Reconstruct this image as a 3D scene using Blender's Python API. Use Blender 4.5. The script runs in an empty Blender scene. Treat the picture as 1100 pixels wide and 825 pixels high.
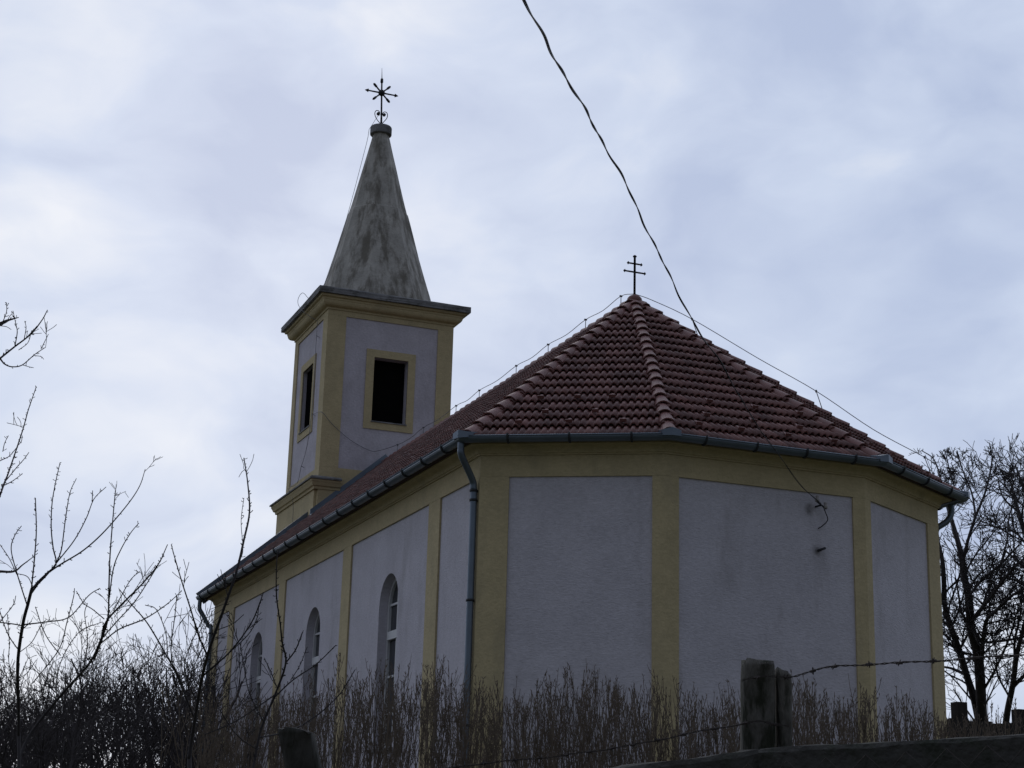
import bpy, bmesh, math, random
from mathutils import Vector, Matrix
import numpy as np
random.seed(7)
SC = bpy.context.scene
COL = SC.collection
R = math.radians

# ------------------------------------------------------------------ camera, sky, sun, exposure
# plan coordinates: u = west along the nave (world Y), v = north (world X), z up; the eye is 1.6 m above the lane
EYE = 1.6
CU, CV, YAW, PITCH, ROLL, FPX = -22.47586, -12.34779, 0.37268, 0.27021, 0.02792, 1782.38
def V(u, v, z): return Vector((v, u, z))
_fw = V(math.cos(PITCH)*math.cos(YAW), math.cos(PITCH)*math.sin(YAW), math.sin(PITCH))
_rt = V(-math.sin(YAW), math.cos(YAW), 0)
_up = V(-math.sin(PITCH)*math.cos(YAW), -math.sin(PITCH)*math.sin(YAW), math.cos(PITCH))
_r2 = _rt*math.cos(ROLL)+_up*math.sin(ROLL)
_u2 = _up*math.cos(ROLL)-_rt*math.sin(ROLL)
EYEP = V(CU, CV, EYE)
cam = bpy.data.cameras.new('camera'); cam_o = bpy.data.objects.new('camera', cam); COL.objects.link(cam_o)
cam.sensor_width = 36.0; cam.lens = 36.0*FPX/1100.0; cam.clip_start = 0.05; cam.clip_end = 6000
m = Matrix((_r2, _u2, -_fw)).transposed().to_4x4(); m.translation = EYEP
cam_o.matrix_world = m
SC.camera = cam_o

SC.view_settings.view_transform = 'Standard'; SC.view_settings.look = 'None'
SC.view_settings.gamma = 1; SC.view_settings.use_curve_mapping = False
SC.view_settings.exposure = 0.0

SUN_EL, SUN_AZ = 24.0, 12.0           # low in the west behind the cloud
W = bpy.data.worlds.new('World'); SC.world = W; W.use_nodes = True
nt = W.node_tree; N = nt.nodes; L = nt.links; N.clear()
def nd(t, **k):
    n = N.new(t)
    for a, b in k.items(): setattr(n, a, b)
    return n
out = nd('ShaderNodeOutputWorld'); bg = nd('ShaderNodeBackground'); bg.inputs['Strength'].default_value = 0.1
sky = nd('ShaderNodeTexSky', sky_type='NISHITA'); sky.sun_disc = False
sky.sun_elevation = R(SUN_EL); sky.sun_rotation = R(SUN_AZ)
tc = nd('ShaderNodeTexCoord')
mp = nd('ShaderNodeMapping'); mp.inputs['Scale'].default_value = (1, 1, 1.7)
L.new(tc.outputs['Generated'], mp.inputs['Vector'])
n1 = nd('ShaderNodeTexNoise'); n1.inputs['Scale'].default_value = 6.5; n1.inputs['Detail'].default_value = 8; n1.inputs['Roughness'].default_value = 0.5
n1.inputs['Distortion'].default_value = 0.15
n0 = nd('ShaderNodeTexNoise'); n0.inputs['Scale'].default_value = 5.0; n0.inputs['Detail'].default_value = 3
w0 = nd('ShaderNodeVectorMath', operation='MULTIPLY_ADD'); w0.inputs[1].default_value = (0.17, 0.17, 0.17)
n2 = nd('ShaderNodeTexNoise'); n2.inputs['Scale'].default_value = 2.6; n2.inputs['Detail'].default_value = 3
L.new(mp.outputs[0], n0.inputs['Vector']); L.new(n0.outputs['Color'], w0.inputs[0]); L.new(mp.outputs[0], w0.inputs[2])
L.new(w0.outputs[0], n1.inputs['Vector']); L.new(w0.outputs[0], n2.inputs['Vector'])
ad = nd('ShaderNodeMath', operation='MULTIPLY_ADD'); ad.inputs[1].default_value = 0.62
L.new(n1.outputs['Fac'], ad.inputs[0])
m2 = nd('ShaderNodeMath', operation='MULTIPLY'); m2.inputs[1].default_value = 0.38
L.new(n2.outputs['Fac'], m2.inputs[0]); L.new(m2.outputs[0], ad.inputs[2])
rp = nd('ShaderNodeValToRGB'); e = rp.color_ramp.elements
e[0].position = 0.385; e[0].color = (0.45, 0.53, 0.725, 1)
e[1].position = 0.625; e[1].color = (0.775, 0.815, 0.90, 1)
em = rp.color_ramp.elements.new(0.5); em.color = (0.58, 0.66, 0.83, 1)
L.new(ad.outputs[0], rp.inputs[0])
# the cloud is thinner, so brighter, towards the hidden evening sun in the west
dt = nd('ShaderNodeVectorMath', operation='DOT_PRODUCT')
dt.inputs[1].default_value = (math.sin(R(SUN_AZ))*0.9, math.cos(R(SUN_AZ))*0.9, 0.43)
L.new(tc.outputs['Generated'], dt.inputs[0])
mr = nd('ShaderNodeMapRange', interpolation_type='SMOOTHSTEP')
mr.inputs[1].default_value = -0.3; mr.inputs[2].default_value = 0.85; mr.inputs[3].default_value = 3.7; mr.inputs[4].default_value = 10.1
L.new(dt.outputs['Value'], mr.inputs[0])
sc = nd('ShaderNodeVectorMath', operation='SCALE'); L.new(rp.outputs[0], sc.inputs[0]); L.new(mr.outputs[0], sc.inputs[3])
mx = nd('ShaderNodeMix', data_type='RGBA'); mx.inputs[0].default_value = 0.94
L.new(sky.outputs[0], mx.inputs[6]); L.new(sc.outputs[0], mx.inputs[7])
L.new(mx.outputs[2], bg.inputs['Color']); L.new(bg.outputs[0], out.inputs[0])

sun = bpy.data.lights.new('sun', 'SUN'); sun.energy = 0.5; sun.angle = R(40); sun.color = (1.0, 0.93, 0.85)
sun_o = bpy.data.objects.new('sun', sun); COL.objects.link(sun_o)
_sd = Vector((math.sin(R(SUN_AZ))*math.cos(R(SUN_EL)), math.cos(R(SUN_AZ))*math.cos(R(SUN_EL)), math.sin(R(SUN_EL))))
sun_o.rotation_euler = _sd.to_track_quat('Z', 'Y').to_euler()

# ------------------------------------------------------------------ helpers
ORG = {}
def tag(o, label=None, cat=None, group=None, kind=None):
    if label: o['label'] = label
    if cat: o['category'] = cat
    if group: o['group'] = group
    if kind: o['kind'] = kind
    return o
def thing(name, label, cat, loc, group=None):
    o = bpy.data.objects.new(name, None); o.empty_display_size = 0.3; COL.objects.link(o); o.location = loc
    ORG[o.name] = Vector(loc); return tag(o, label, cat, group)
def link(name, me, mats, parent=None, loc=None, smooth=False):
    """world-space mesh -> one object; origin at its parent's base (or at loc)"""
    o = bpy.data.objects.new(name, me); COL.objects.link(o)
    org = ORG[parent.name] if parent else Vector(loc if loc is not None else (0, 0, 0))
    me.transform(Matrix.Translation(-org))
    if parent: o.parent = parent
    else: o.location = org
    ORG[o.name] = org
    for mt in (mats if isinstance(mats, (list, tuple)) else [mats]): me.materials.append(mt)
    if smooth: me.polygons.foreach_set('use_smooth', [True]*len(me.polygons))
    me.update(); return o
def obj(name, bm, mat, parent=None, loc=None, smooth=False, recalc=True):
    if recalc: bmesh.ops.recalc_face_normals(bm, faces=bm.faces)
    me = bpy.data.meshes.new(name); bm.to_mesh(me); bm.free()
    return link(name, me, mat, parent, loc, smooth)
def NB(): return bmesh.new()

def quadbox(bm, p, du, dv, dz):
    """parallelepiped from corner p and three edge vectors"""
    vs = [bm.verts.new(p+du*a+dv*b+dz*c) for c in (0, 1) for b in (0, 1) for a in (0, 1)]
    for f in ((0,2,3,1),(4,5,7,6),(0,1,5,4),(1,3,7,5),(3,2,6,7),(2,0,4,6)): bm.faces.new([vs[i] for i in f])
def box(bm, u0, u1, v0, v1, z0, z1):
    quadbox(bm, V(u0, v0, z0), V(u1-u0, 0, 0), V(0, v1-v0, 0), Vector((0, 0, z1-z0)))
def prism(bm, plan, z0, z1):
    n = len(plan); lo = [bm.verts.new(V(u, v, z0)) for u, v in plan]; hi = [bm.verts.new(V(u, v, z1)) for u, v in plan]
    bm.faces.new(lo); bm.faces.new(hi)
    for i in range(n): bm.faces.new((lo[i], lo[(i+1) % n], hi[(i+1) % n], hi[i]))
def miters(path, closed=False):
    n = len(path); P = [Vector(p) for p in path]; out = []
    for i in range(n):
        a = P[i-1] if (i > 0 or closed) else None; b = P[(i+1) % n] if (i < n-1 or closed) else None
        ns = []
        for s, t in ((a, P[i]), (P[i], b)):
            if s is None or t is None: continue
            d = (t-s).normalized(); ns.append(Vector((-d.y, d.x)))
        if len(ns) == 1: out.append(ns[0])
        else:
            m_ = (ns[0]+ns[1]).normalized(); out.append(m_/max(0.2, m_.dot(ns[0])))
    return out
def sweep(bm, path, prof, closed=False, seg=None):
    """sweep a closed (offset, z) profile along a plan path, mitred at its corners"""
    mt = miters(path, closed); n = len(path)
    idx = list(range(n)) if seg is None else list(range(seg[0], seg[1]+1))
    rings = []
    for i in idx:
        u, v = path[i]; mm = mt[i]
        rings.append([bm.verts.new(V(u+mm.x*o, v+mm.y*o, z)) for o, z in prof])
    k = len(prof); pairs = list(zip(rings, rings[1:]))
    if closed: pairs.append((rings[-1], rings[0]))
    for a, b in pairs:
        for j in range(k): bm.faces.new((a[j], a[(j+1) % k], b[(j+1) % k], b[j]))
    if not closed:
        bm.faces.new(rings[0]); bm.faces.new(rings[-1][::-1])
def strip(bm, path, z0, z1, oin, oout, closed=False):
    sweep(bm, path, [(oin, z0), (oout, z0), (oout, z1), (oin, z1)], closed)

class Tubes:
    """many tapered tubes collected into one mesh"""
    def __init__(s): s.v = []; s.f = []
    def add(s, pts, rad, n=5, cap=True):
        pts = [Vector(p) for p in pts]; k = len(pts)
        if not isinstance(rad, (list, tuple)): rad = [rad]*k
        base = len(s.v); prev = None
        for i, p in enumerate(pts):
            t = (pts[min(i+1, k-1)]-pts[max(i-1, 0)])
            t = t.normalized() if t.length > 1e-9 else Vector((0, 0, 1))
            if prev is None:
                a = t.orthogonal().normalized()
            else:
                a = prev-t*prev.dot(t); a = a.normalized() if a.length > 1e-6 else t.orthogonal().normalized()
            prev = a; b = t.cross(a)
            for j in range(n):
                w = 2*math.pi*j/n
                s.v.append(p+(a*math.cos(w)+b*math.sin(w))*rad[i])
        for i in range(k-1):
            for j in range(n):
                q = base+i*n; j2 = (j+1) % n
                s.f.append((q+j, q+j2, q+n+j2, q+n+j))
        if cap:
            s.f.append(tuple(base+j for j in range(n))[::-1]); s.f.append(tuple(base+(k-1)*n+j for j in range(n)))
    def build(s, name, mat, parent=None, loc=None, smooth=True):
        me = bpy.data.meshes.new(name); me.from_pydata([tuple(v) for v in s.v], [], s.f)
        return link(name, me, mat, parent, loc, smooth)
def curve(pts, per=6):
    """Catmull-Rom through points"""
    P = [Vector(p) for p in pts]
    if len(P) < 3: return P
    P = [P[0]*2-P[1]]+P+[P[-1]*2-P[-2]]; o = []
    for i in range(1, len(P)-2):
        a, b, c, d = P[i-1:i+3]
        for k in range(per):
            t = k/per
            o.append(0.5*((2*b)+(c-a)*t+(2*a-5*b+4*c-d)*t*t+(3*b-a-3*c+d)*t*t*t))
    o.append(P[-2]); return o
def PX(px, py, depth):
    """a point on the sight line through a photograph pixel, at a chosen real distance"""
    return EYEP+(_fw+_r2*((px-550)/FPX)+_u2*((412.5-py)/FPX))*depth
def boolean(bm_a, cutters):
    """solid minus solids, through a throw-away modifier stack"""
    tmp = []
    def mk(b):
        bmesh.ops.recalc_face_normals(b, faces=b.faces)
        me = bpy.data.meshes.new('tmp'); b.to_mesh(me); b.free(); o = bpy.data.objects.new('tmp', me); COL.objects.link(o); tmp.append(o); return o
    a = mk(bm_a)
    for c in cutters:
        md = a.modifiers.new('b', 'BOOLEAN'); md.operation = 'DIFFERENCE'; md.solver = 'EXACT'; md.object = mk(c)
    dg = bpy.context.evaluated_depsgraph_get(); dg.update()
    me = bpy.data.meshes.new_from_object(a.evaluated_get(dg))
    for o in tmp: bpy.data.objects.remove(o, do_unlink=True)
    return me

# ------------------------------------------------------------------ materials
def mat(name, col, rough=0.9, metal=0.0, var=0.12, vscale=3.0, col2=None, f2=0.0, stretch=(1, 1, 1), s2=1.2, bump=0.0, bscale=60.0, bstretch=(1, 1, 1), ramp=(0.45, 0.65), spec=0.3, grain=0.0):
    M = bpy.data.materials.new(name); M.use_nodes = True; t = M.node_tree; n = t.nodes; l = t.links
    b = n['Principled BSDF']; b.inputs['Roughness'].default_value = rough; b.inputs['Metallic'].default_value = metal
    b.inputs['Specular IOR Level'].default_value = spec
    tcn = n.new('ShaderNodeTexCoord')
    nz = n.new('ShaderNodeTexNoise'); nz.inputs['Scale'].default_value = vscale; nz.inputs['Detail'].default_value = 6; nz.inputs['Roughness'].default_value = 0.6
    l.new(tcn.outputs['Object'], nz.inputs['Vector'])
    r = n.new('ShaderNodeMapRange'); r.inputs[1].default_value = 0.25; r.inputs[2].default_value = 0.75; r.inputs[3].default_value = 1-var; r.inputs[4].default_value = 1+var
    l.new(nz.outputs['Fac'], r.inputs[0])
    s = n.new('ShaderNodeVectorMath'); s.operation = 'SCALE'; s.inputs[0].default_value = col; l.new(r.outputs[0], s.inputs[3])
    res = s.outputs[0]
    if grain:
        mpg = n.new('ShaderNodeMapping'); mpg.inputs['Scale'].default_value = (1, 1, 2.2); l.new(tcn.outputs['Object'], mpg.inputs['Vector'])
        ng = n.new('ShaderNodeTexNoise'); ng.inputs['Scale'].default_value = 13; ng.inputs['Detail'].default_value = 5; ng.inputs['Roughness'].default_value = 0.7; l.new(mpg.outputs[0], ng.inputs['Vector'])
        rg = n.new('ShaderNodeMapRange'); rg.inputs[1].default_value = 0.25; rg.inputs[2].default_value = 0.75; rg.inputs[3].default_value = 1-grain; rg.inputs[4].default_value = 1+grain; l.new(ng.outputs['Fac'], rg.inputs[0])
        sg_ = n.new('ShaderNodeVectorMath'); sg_.operation = 'SCALE'; l.new(res, sg_.inputs[0]); l.new(rg.outputs[0], sg_.inputs[3]); res = sg_.outputs[0]
    if col2 is not None:
        mpn = n.new('ShaderNodeMapping'); mpn.inputs['Scale'].default_value = stretch; l.new(tcn.outputs['Object'], mpn.inputs['Vector'])
        nz2 = n.new('ShaderNodeTexNoise'); nz2.inputs['Scale'].default_value = s2; nz2.inputs['Detail'].default_value = 8; nz2.inputs['Roughness'].default_value = 0.65
        l.new(mpn.outputs[0], nz2.inputs['Vector'])
        r2 = n.new('ShaderNodeMapRange'); r2.interpolation_type = 'SMOOTHSTEP'; r2.inputs[1].default_value = ramp[0]; r2.inputs[2].default_value = ramp[1]; r2.inputs[3].default_value = 0; r2.inputs[4].default_value = f2
        l.new(nz2.outputs['Fac'], r2.inputs[0])
        mxn = n.new('ShaderNodeMix'); mxn.data_type = 'RGBA'; l.new(r2.outputs[0], mxn.inputs[0]); l.new(res, mxn.inputs[6]); mxn.inputs[7].default_value = (*col2, 1)
        res = mxn.outputs[2]
    l.new(res, b.inputs['Base Color'])
    if bump:
        mpb = n.new('ShaderNodeMapping'); mpb.inputs['Scale'].default_value = bstretch; l.new(tcn.outputs['Object'], mpb.inputs['Vector'])
        nb = n.new('ShaderNodeTexNoise'); nb.inputs['Scale'].default_value = bscale; nb.inputs['Detail'].default_value = 4; l.new(mpb.outputs[0], nb.inputs['Vector'])
        bp = n.new('ShaderNodeBump'); bp.inputs['Strength'].default_value = bump; bp.inputs['Distance'].default_value = 0.02
        l.new(nb.outputs['Fac'], bp.inputs['Height']); l.new(bp.outputs[0], b.inputs['Normal'])
    return M
M_plaster = mat('pale_plaster', (0.50, 0.478, 0.53), var=0.10, vscale=1.4, col2=(0.27, 0.25, 0.26), f2=0.5, s2=1.0, stretch=(1.6, 1.6, 0.45), ramp=(0.5, 0.75), bump=0.5, bscale=22, bstretch=(1, 1, 2.2), grain=0.16)
M_tplaster = mat('tower_plaster', (0.49, 0.46, 0.515), var=0.12, vscale=1.8, col2=(0.30, 0.27, 0.29), f2=0.5, s2=1.6, stretch=(1, 1, 0.45), ramp=(0.48, 0.75), bump=0.5, bscale=22, grain=0.16)
M_ochre = mat('ochre_plaster', (0.465, 0.384, 0.228), var=0.10, vscale=2.0, col2=(0.27, 0.235, 0.16), f2=0.5, s2=1.5, stretch=(1, 1, 0.5), ramp=(0.5, 0.78), bump=0.4, bscale=30, grain=0.16)
M_slab = mat('weathered_concrete', (0.20, 0.20, 0.21), var=0.3, vscale=4, col2=(0.06, 0.06, 0.055), f2=0.8, s2=2.5, bump=0.6, bscale=25)
M_spire = mat('stained_concrete', (0.37, 0.352, 0.325), var=0.28, vscale=2.2, col2=(0.10, 0.088, 0.068), f2=0.8, s2=2.3, stretch=(1.5, 1.5, 0.4), ramp=(0.42, 0.64), bump=0.7, bscale=18, grain=0.16)
M_zinc = mat('zinc_sheet', (0.125, 0.155, 0.195), rough=0.42, metal=0.55, var=0.15, vscale=3, bump=0.05, bscale=8, spec=0.5)
M_strap = mat('strap_iron', (0.025, 0.027, 0.03), rough=0.6)
M_iron = mat('dark_iron', (0.022, 0.022, 0.028), rough=0.6, metal=0.2)
M_wire = mat('dull_wire', (0.16, 0.16, 0.18), rough=0.5, metal=0.6)
M_cable = mat('black_cable', (0.012, 0.012, 0.016), rough=0.5)
M_white = mat('white_paint', (0.55, 0.55, 0.57), rough=0.5, var=0.05)
M_dark = mat('opening_shade', (0.006, 0.006, 0.006), rough=1.0, spec=0.0, var=0.2)  # near-black colour painted in for the unlit belfry interior
M_louvre = mat('dark_boards', (0.022, 0.019, 0.017), rough=0.9, var=0.4, vscale=8)
M_deck = mat('roof_boards', (0.05, 0.03, 0.025), rough=0.9)
M_bark = mat('grey_bark', (0.060, 0.053, 0.05), var=0.3, vscale=10, bump=0.4, bscale=30)
M_bark2 = mat('dark_bark', (0.034, 0.03, 0.032), var=0.3, vscale=5)
M_twig = mat('brown_twigs', (0.115, 0.09, 0.07), var=0.35, vscale=6)
M_thick = mat('thicket_twigs', (0.040, 0.034, 0.036), var=0.35, vscale=3)
M_wood = mat('weathered_wood', (0.125, 0.118, 0.108), var=0.4, vscale=9, col2=(0.02, 0.023, 0.014), f2=0.95, s2=6, stretch=(3, 3, 0.28), ramp=(0.42, 0.62), bump=1.0, bscale=22, bstretch=(3, 3, 0.2))
M_wood2 = mat('rotten_wood', (0.045, 0.043, 0.04), var=0.35, vscale=9, col2=(0.018, 0.02, 0.014), f2=0.8, s2=5, stretch=(3, 3, 0.35), bump=1.0, bscale=22, bstretch=(3, 3, 0.2))
M_rail = mat('mossy_rail', (0.045, 0.043, 0.04), var=0.4, vscale=14, col2=(0.016, 0.02, 0.012), f2=0.85, s2=7, bump=1.0, bscale=30)
M_rust = mat('rusty_wire', (0.04, 0.032, 0.03), rough=0.8, var=0.4, vscale=30)
M_grass = mat('winter_grass', (0.09, 0.085, 0.045), var=0.35, vscale=0.6, col2=(0.06, 0.075, 0.03), f2=0.7, s2=0.4, bump=0.8, bscale=4)
M_lane = mat('lane_gravel', (0.14, 0.13, 0.12), var=0.25, vscale=4, bump=0.6, bscale=30)
M_porc = mat('porcelain', (0.28, 0.26, 0.25), rough=0.35)
M_glass = mat('window_glass', (0.03, 0.033, 0.04), rough=0.12, var=0.05, spec=0.5)

def add_stains(M, pts):
    t = M.node_tree; n = t.nodes; l = t.links; b = n['Principled BSDF']; src = b.inputs['Base Color'].links[0].from_socket
    tcn = n.new('ShaderNodeTexCoord'); nz = n.new('ShaderNodeTexNoise'); nz.inputs['Scale'].default_value = 14
    l.new(tcn.outputs['Object'], nz.inputs['Vector'])
    for p, r_ in pts:
        dn = n.new('ShaderNodeVectorMath'); dn.operation = 'DISTANCE'; l.new(tcn.outputs['Object'], dn.inputs[0]); dn.inputs[1].default_value = p
        ad_ = n.new('ShaderNodeMath'); ad_.operation = 'MULTIPLY_ADD'; l.new(nz.outputs['Fac'], ad_.inputs[0]); ad_.inputs[1].default_value = r_*0.9; l.new(dn.outputs['Value'], ad_.inputs[2])
        mr_ = n.new('ShaderNodeMapRange'); mr_.interpolation_type = 'SMOOTHSTEP'; l.new(ad_.outputs[0], mr_.inputs[0]); mr_.inputs[1].default_value = r_*0.45; mr_.inputs[2].default_value = r_*1.5; mr_.inputs[3].default_value = 0.75; mr_.inputs[4].default_value = 0
        mxn = n.new('ShaderNodeMix'); mxn.data_type = 'RGBA'; l.new(mr_.outputs[0], mxn.inputs[0]); l.new(src, mxn.inputs[6]); mxn.inputs[7].default_value = (0.06, 0.055, 0.05, 1); src = mxn.outputs[2]
    l.new(src, b.inputs['Base Color'])
add_stains(M_plaster, [((0.85, -10.392, 4.33+EYE-1.55), 0.10), ((0.72, -10.392, 4.93+EYE-1.55), 0.13)])

def tile_mat():
    M = bpy.data.materials.new('clay_roof_tiles'); M.use_nodes = True; t = M.node_tree; n = t.nodes; l = t.links
    b = n['Principled BSDF']; b.inputs['Roughness'].default_value = 0.45; b.inputs['Specular IOR Level'].default_value = 0.5
    uv = n.new('ShaderNodeUVMap'); wn = n.new('ShaderNodeTexWhiteNoise'); wn.noise_dimensions = '2D'
    l.new(uv.outputs[0], wn.inputs['Vector'])
    rp = n.new('ShaderNodeValToRGB'); e = rp.color_ramp.elements
    e[0].position = 0; e[0].color = (0.11, 0.047, 0.043, 1); e[1].position = 1; e[1].color = (0.235, 0.106, 0.094, 1)
    x = rp.color_ramp.elements.new(0.55); x.color = (0.165, 0.069, 0.063, 1)
    l.new(wn.outputs['Value'], rp.inputs[0])
    tcn = n.new('ShaderNodeTexCoord'); nz = n.new('ShaderNodeTexNoise'); nz.inputs['Scale'].default_value = 1.7; nz.inputs['Detail'].default_value = 8; nz.inputs['Roughness'].default_value = 0.7
    l.new(tcn.outputs['Object'], nz.inputs['Vector'])
    mr_ = n.new('ShaderNodeMapRange'); mr_.inputs[1].default_value = 0.35; mr_.inputs[2].default_value = 0.7; mr_.inputs[3].default_value = 1.15; mr_.inputs[4].default_value = 0.7
    l.new(nz.outputs['Fac'], mr_.inputs[0])
    s = n.new('ShaderNodeVectorMath'); s.operation = 'SCALE'; l.new(rp.outputs[0], s.inputs[0]); l.new(mr_.outputs[0], s.inputs[3])
    l.new(s.outputs[0], b.inputs['Base Color'])
    return M
M_tile = tile_mat()
M_hip = mat('clay_hip_tiles', (0.16, 0.068, 0.062), rough=0.55, var=0.3, vscale=3.5, spec=0.4)

# ------------------------------------------------------------------ the ground
def ground_z(u, v):
    # lane at the eye's feet, bank under the fence, terrace of the church, hill falling away beyond
    def st(a, b, x):
        t = min(1, max(0, (x-a)/(b-a))); return t*t*(3-2*t)
    d = (u-CU)*math.cos(YAW)+(v-CV)*math.sin(YAW)
    z = 0.75*st(2.0, 5.0, d)+0.95*st(6.0, 17.0, d)
    z += 0.06*math.sin(u*0.9)*math.cos(v*0.7)*st(2.5, 6, d)
    z -= 30*st(70, 900, math.hypot(u, v))
    return z
def make_ground():
    xs = [0]
    step = 0.9
    while xs[-1] < 2600: xs.append(xs[-1]+step); step *= 1.045 if xs[-1] > 34 else 1
    ax = [-x for x in xs[:0:-1]]+xs
    bm = NB(); g = [[bm.verts.new(V(u, v, ground_z(u, v))) for v in ax] for u in ax]
    for i in range(len(ax)-1):
        for j in range(len(ax)-1): bm.faces.new((g[i][j], g[i+1][j], g[i+1][j+1], g[i][j+1]))
    tag(obj('ground', bm, M_grass, smooth=True), kind='structure')
    bm = NB(); pr = None
    sd = Vector((-math.sin(YAW), math.cos(YAW)))
    for k in range(-40, 41):
        row = []
        for w in (-3.2, -1.6, 0, 1.4):
            u = CU+math.cos(YAW)*w+sd.x*k*1.5; v = CV+math.sin(YAW)*w+sd.y*k*1.5
            row.append(bm.verts.new(V(u, v, ground_z(u, v)+0.012)))
        if pr:
            for q in range(3): bm.faces.new((pr[q], pr[q+1], row[q+1], row[q]))
        pr = row
    tag(obj('lane', bm, M_lane, smooth=True), kind='structure')
make_ground()

# ------------------------------------------------------------------ the church
Z = EYE
G0 = 1.55                               # ground level at the church walls
HW, D, E_, LEN = 4.0, 1.39169, 1.67979, 18.706
ZC, ZP = 5.50564+Z, 5.19873+Z
UA, ZR = 3.16876, 9.45+Z
P0, P1, P2, P3 = (0, -HW), (-D, -E_), (-D, E_), (0, HW)
SWc, NWc = (LEN, -HW), (LEN, HW)
PATH = [SWc, P0, P1, P2, P3, NWc]
church = thing('church', 'white and ochre village church with red tiled roof and grey concrete spire', 'church', V(9.0, 0, G0))

def arch_prism(uc, hw, zs, zb, v0, v1, n=14):
    """arched solid across v: springing zs, bottom zb"""
    pts = [(uc-hw, zb), (uc+hw, zb)]+[(uc+hw*math.cos(math.pi*k/n), zs+hw*math.sin(math.pi*k/n)) for k in range(n+1)]
    bm = NB(); a = [bm.verts.new(V(u, v0, z)) for u, z in pts]; b = [bm.verts.new(V(u, v1, z)) for u, z in pts]
    bm.faces.new(a); bm.faces.new(b[::-1])
    for i in range(len(pts)):
        j = (i+1) % len(pts); bm.faces.new((a[i], b[i], b[j], a[j]))
    return bm
WINS = [4.31, 9.17, 13.88]; WH = 0.53; WZS = 4.36-WH+Z; WZB = 1.45+Z; REV = 0.24
body = NB(); prism(body, PATH, G0-0.4, ZC+0.32)
me = boolean(body, [arch_prism(u, WH, WZS, WZB, -HW-0.3, -HW+REV) for u in WINS])
link('wall', me, M_plaster, church)
# west gable wall under the roof
bm = NB()
for uu in (LEN-0.5, LEN-0.002):
    pass
tri = [(-HW, ZC+0.3), (HW, ZC+0.3), (0, ZR-0.25)]
a = [bm.verts.new(V(LEN-0.5, v, z)) for v, z in tri]; b = [bm.verts.new(V(LEN-0.003, v, z)) for v, z in tri]
bm.faces.new(a); bm.faces.new(b[::-1])
for i in range(3): bm.faces.new((a[i], b[i], b[(i+1) % 3], a[(i+1) % 3]))
obj('gable_wall', bm, M_ochre, church)
# plinth
bm = NB(); strip(bm, PATH, G0-0.4, G0+0.55, -0.02, 0.06); obj('plinth', bm, M_slab, church)

# pilasters and frieze: raised ochre bands 3 cm proud of the pale fields
def along(pa, pb, s):
    a, b = Vector(pa), Vector(pb); d = (b-a).normalized(); q = a+d*s; return (q.x, q.y)
def flen(pa, pb): return (Vector(pb)-Vector(pa)).length
S1, S2, S3, S0 = 0.4175, 0.1843, 0.2061, 0.57428
BA, BP, BB = 1.17408, 0.54308, 4.34564
ZB = G0+0.56; PR = 0.032
def pil(path):
    bm = NB(); strip(bm, path, ZB, ZP-0.002, -0.02, PR); obj('pilaster', bm, M_ochre, church)
pil([along(P0, SWc, 0.16), P0, along(P0, P1, S1)])
pil([along(P1, P0, S2), P1, along(P1, P2, S3)])
pil([along(P2, P1, S3), P2, along(P2, P3, S2)])
pil([along(P3, P2, S1), P3, along(P3, NWc, S0)])
pil([along(SWc, (LEN, 0), -0.0001) if False else SWc, along(SWc, P0, S0)])
pil([along(NWc, P3, S0), NWc])
for side in (-1, 1):
    s = S0+BA
    for k in range(4):
        pa, pb = (s, side*HW), (s+BP, side*HW)
        pil([pb, pa] if side < 0 else [pa, pb]); s += BP+BB
bm = NB(); strip(bm, PATH, ZP, ZC+0.01, -0.02, PR); obj('frieze', bm, M_ochre, church)
# eaves cornice: fillet, cove and soffit board
cz = ZC
prof = [(-0.02, cz+0.012), (0.055, cz+0.012), (0.055, cz+0.035), (0.075, cz+0.04)]
for k in range(1, 7):
    w = math.pi/2*k/6; prof.append((0.075+0.145*(1-math.cos(w)), cz+0.04+0.10*math.sin(w)))
prof += [(0.235, cz+0.14), (0.235, cz+0.175), (0.30, cz+0.18), (0.30, cz+0.25), (-0.02, cz+0.25)]
bm = NB(); sweep(bm, PATH, prof); obj('cornice', bm, M_ochre, church)

# windows in the south wall
def arch_ring(bm, uc, hw, zs, zb, v0, v1, t, n=16):
    out_ = [(uc-hw, zb)]+[(uc-hw*math.cos(math.pi*k/n), zs+hw*math.sin(math.pi*k/n)) for k in range(n+1)]+[(uc+hw, zb)]
    hi = hw-t
    inn = [(uc-hi, zb+t)]+[(uc-hi*math.cos(math.pi*k/n), zs+hi*math.sin(math.pi*k/n)) for k in range(n+1)]+[(uc+hi, zb+t)]
    A = [[bm.verts.new(V(u, v, z)) for u, z in out_] for v in (v0, v1)]; B = [[bm.verts.new(V(u, v, z)) for u, z in inn] for v in (v0, v1)]
    m_ = len(out_)
    for i in range(m_):
        j = (i+1) % m_
        bm.faces.new((A[0][i], A[0][j], B[0][j], B[0][i])); bm.faces.new((A[1][i], B[1][i], B[1][j], A[1][j]))
        bm.faces.new((A[0][i], A[1][i], A[1][j], A[0][j])); bm.faces.new((B[0][i], B[0][j], B[1][j], B[1][i]))
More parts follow.
